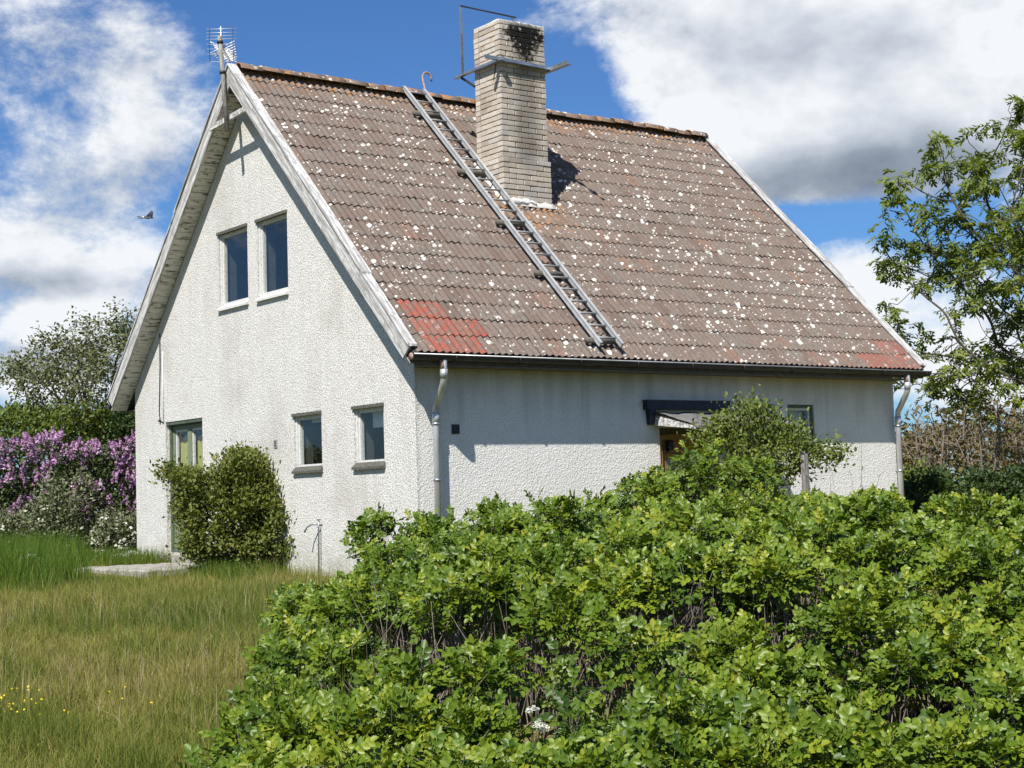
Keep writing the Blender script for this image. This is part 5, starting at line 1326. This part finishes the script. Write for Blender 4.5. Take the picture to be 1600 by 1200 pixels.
def lawn():
    n = 200000; d = 8.2*(26.5/8.2)**RNG.random(n); s = RNG.uniform(-.43, .02, n)*d
    lim = hedge_left(np.minimum(d, 15))+np.where(d > 15.8, 2.6, .9)
    k = s < lim; d, s = d[k], s[k]; n = len(d)
    patch = fbm(d*.9, s*.9, 91, .55); p2 = fbm(d, s, 95, 1.8)
    rn = np.clip(-.10+1.02*patch+.30*(p2-.5)+RNG.normal(0, .20, n), .01, .99)
    tuft = np.clip((vnoise(d, s, 97, 3.5)-.55)*3, 0, 1)
    h = (.05+.09*p2+.05*(1-patch)+.10*tuft)*RNG.uniform(.4, 1.5, n)
    rn = np.clip(rn-.16*tuft, .01, .99)
    blades(n, d, s, h, RNG.uniform(.0035, .0075, n), rn, 'grass_blade', 'meadow_grass', 'mixed green and straw coloured meadow grass left of the rose thicket', .75)
    n = 6000; d = 8.5*(24/8.5)**RNG.random(n); s = RNG.uniform(-.43, .0, n)*d; k = s < hedge_left(np.minimum(d, 15))+.5; d, s = d[k], s[k]; n = len(d)
    k = fbm(d, s, 101, .5) > .42; d, s = d[k], s[k]; n = len(d)
    blades(n, d, s, RNG.uniform(.20, .40, n), RNG.uniform(.0035, .006, n), np.clip(RNG.normal(.88, .08, n), 0, .99), 'grass_blade', 'seed_stalks', 'taller straw and purplish flowering grass stalks in the meadow', .35)
    # lush tall grass before the lilac and along the slab
    n = 26000; d = RNG.uniform(20.0, 26.3, n); s = RNG.uniform(-.46, -.262, n)*d
    k = (fbm(d, s, 111, .6) > .30) & (RNG.random(n) < np.clip((-.262-s/d)/.03, 0, 1)); d, s = d[k], s[k]; n = len(d)
    ed = np.clip((d-20)/1.2, .35, 1)
    blades(n, d, s, RNG.uniform(.28, .62, n)*ed, RNG.uniform(.007, .013, n), np.clip(RNG.normal(.45, .2, n), .01, .99), 'lush_grass', 'tall_grass', 'tall fresh green grass in front of the lilac', .3)
    n = 5200; pts = np.stack([RNG.uniform(-1.2, -.1, n), RNG.uniform(2.6, 8.8, n)], 1); q = pts-CAM[None, :2]; d, s = q@F0[:2], q@R0[:2]
    k = (fbm(pts[:, 0], pts[:, 1], 121, 1.0) > .42); d, s = d[k], s[k]; n = len(d)
    blades(n, d, s, RNG.uniform(.10, .30, n), RNG.uniform(.006, .011, n), np.clip(RNG.normal(.4, .22, n), .01, .99), 'lush_grass', 'wall_grass', 'grass and weeds growing along the slab and the gable wall', .35)
    n = 5000; d = RNG.uniform(7.9, 12, n); s = RNG.uniform(-1.6, 1.2, n); k = (s > hedge_left(d)) & (fbm(d, s, 131, .9) > .5); d, s = d[k], s[k]; n = len(d)
    blades(n, d, s, RNG.uniform(.3, .6, n), RNG.uniform(.004, .008, n), np.clip(RNG.normal(.5, .25, n), .01, .99), 'lush_grass', 'hedge_grass', 'tall grass growing up through the gap in the rose thicket', .25)
lawn()
# cow parsley: white umbels on thin stems
def umbel_plant(name, label, tips, sz, group):
    b0 = np.array(tips).mean(0); root = thing(name, (b0[0], b0[1], float(ground_z(b0[0], b0[1]))), label, 'flower', group)
    P, S0 = [], []
    for t in tips:
        n = 60; r = sz*np.sqrt(RNG.random(n)); a = RNG.uniform(0, 6.28, n); cl_ = np.round(a/1.05)
        P.append(np.stack([t[0]+r*np.cos(a), t[1]+r*np.sin(a), t[2]-.35*r**2/sz+RNG.normal(0, .006, n)], 1)); S0.append(t)
    P = np.concatenate(P); q = (np.array([(-.5, -.5, 0), (.5, -.5, 0), (.5, .5, .1), (-.5, .5, .1)]), np.array([(0, 1, 2, 3)]))
    o = link('umbels', npmesh('umbels', [stamp(q[0], q[1], P, frames(RNG.normal(0, 1, P.shape)*np.array((1, 1, .3)), V3(-.2, -.4, .8)[None]+RNG.normal(0, .3, P.shape)), RNG.uniform(.010, .018, len(P))*(sz/.05), RNG.random(len(P)))]), root, 'white_petal'); o['kind'] = 'stuff'
    S0 = np.array(S0); B = np.tile(V3(*root.location), (len(S0), 1)); mid = B*.4+S0*.6; mid[:, :2] = S0[:, :2]*.8+B[:, :2]*.2
    link('stem', npmesh('stem', [prisms(B, mid, .004, .003, 4), prisms(mid, S0, .003, .002, 4)]), root, 'climber_leaf')
umbel_plant('cow_parsley', 'white umbel flowers standing up inside the front of the rose thicket', [pxat(832, 1106, 8.35), pxat(842, 1130, 8.3), pxat(848, 1136, 8.35), pxat(812, 1176, 8.2)], .034, None)
umbel_plant('cow_parsley', 'group of white umbels in the tall grass nearest the left edge', [pxat(u, v, 22.3) for u, v in ((38, 870), (50, 866), (20, 880), (62, 872), (30, 885), (68, 892))], .055, 'white umbels by the lilac')
umbel_plant('cow_parsley', 'group of white umbels in the grass near the pale bushes', [pxat(u, v, 23.6) for u, v in ((40, 862), (48, 858), (34, 866), (66, 889), (44, 908))], .05, 'white umbels by the lilac')
# yellow buttercups dotted through the meadow
fl = []
for k in range(34):
    u, v = random.uniform(0, 260), random.uniform(1060, 1180)
    if k < 22: u, v = random.gauss(30, 26), random.gauss(1115, 16)
    d = 9.4+(1200-v)/2517*30; p = pxat(u, v, d); gz0 = float(ground_z(p[0], p[1])); fl.append((p[0], p[1], gz0+random.uniform(.16, .28)))
fl = np.array(fl); q = (np.array([(-.5, -.5, .1), (.5, -.5, .1), (.5, .5, .1), (-.5, .5, .1), (0, 0, -.15)]), np.array([(0, 1, 4), (1, 2, 4), (2, 3, 4), (3, 0, 4)]))
o = link('buttercups', npmesh('buttercups', [stamp(q[0], q[1], fl, frames(RNG.normal(0, 1, fl.shape)*np.array((1, 1, .2)), V3(-.3, -.6, .8)[None]+RNG.normal(0, .3, fl.shape)), RNG.uniform(.010, .017, len(fl)), RNG.random(len(fl)))]), None, 'yellow_petal')
tag(o, 'tiny yellow buttercups dotted through the meadow grass at lower left', 'flowers', kind='stuff')
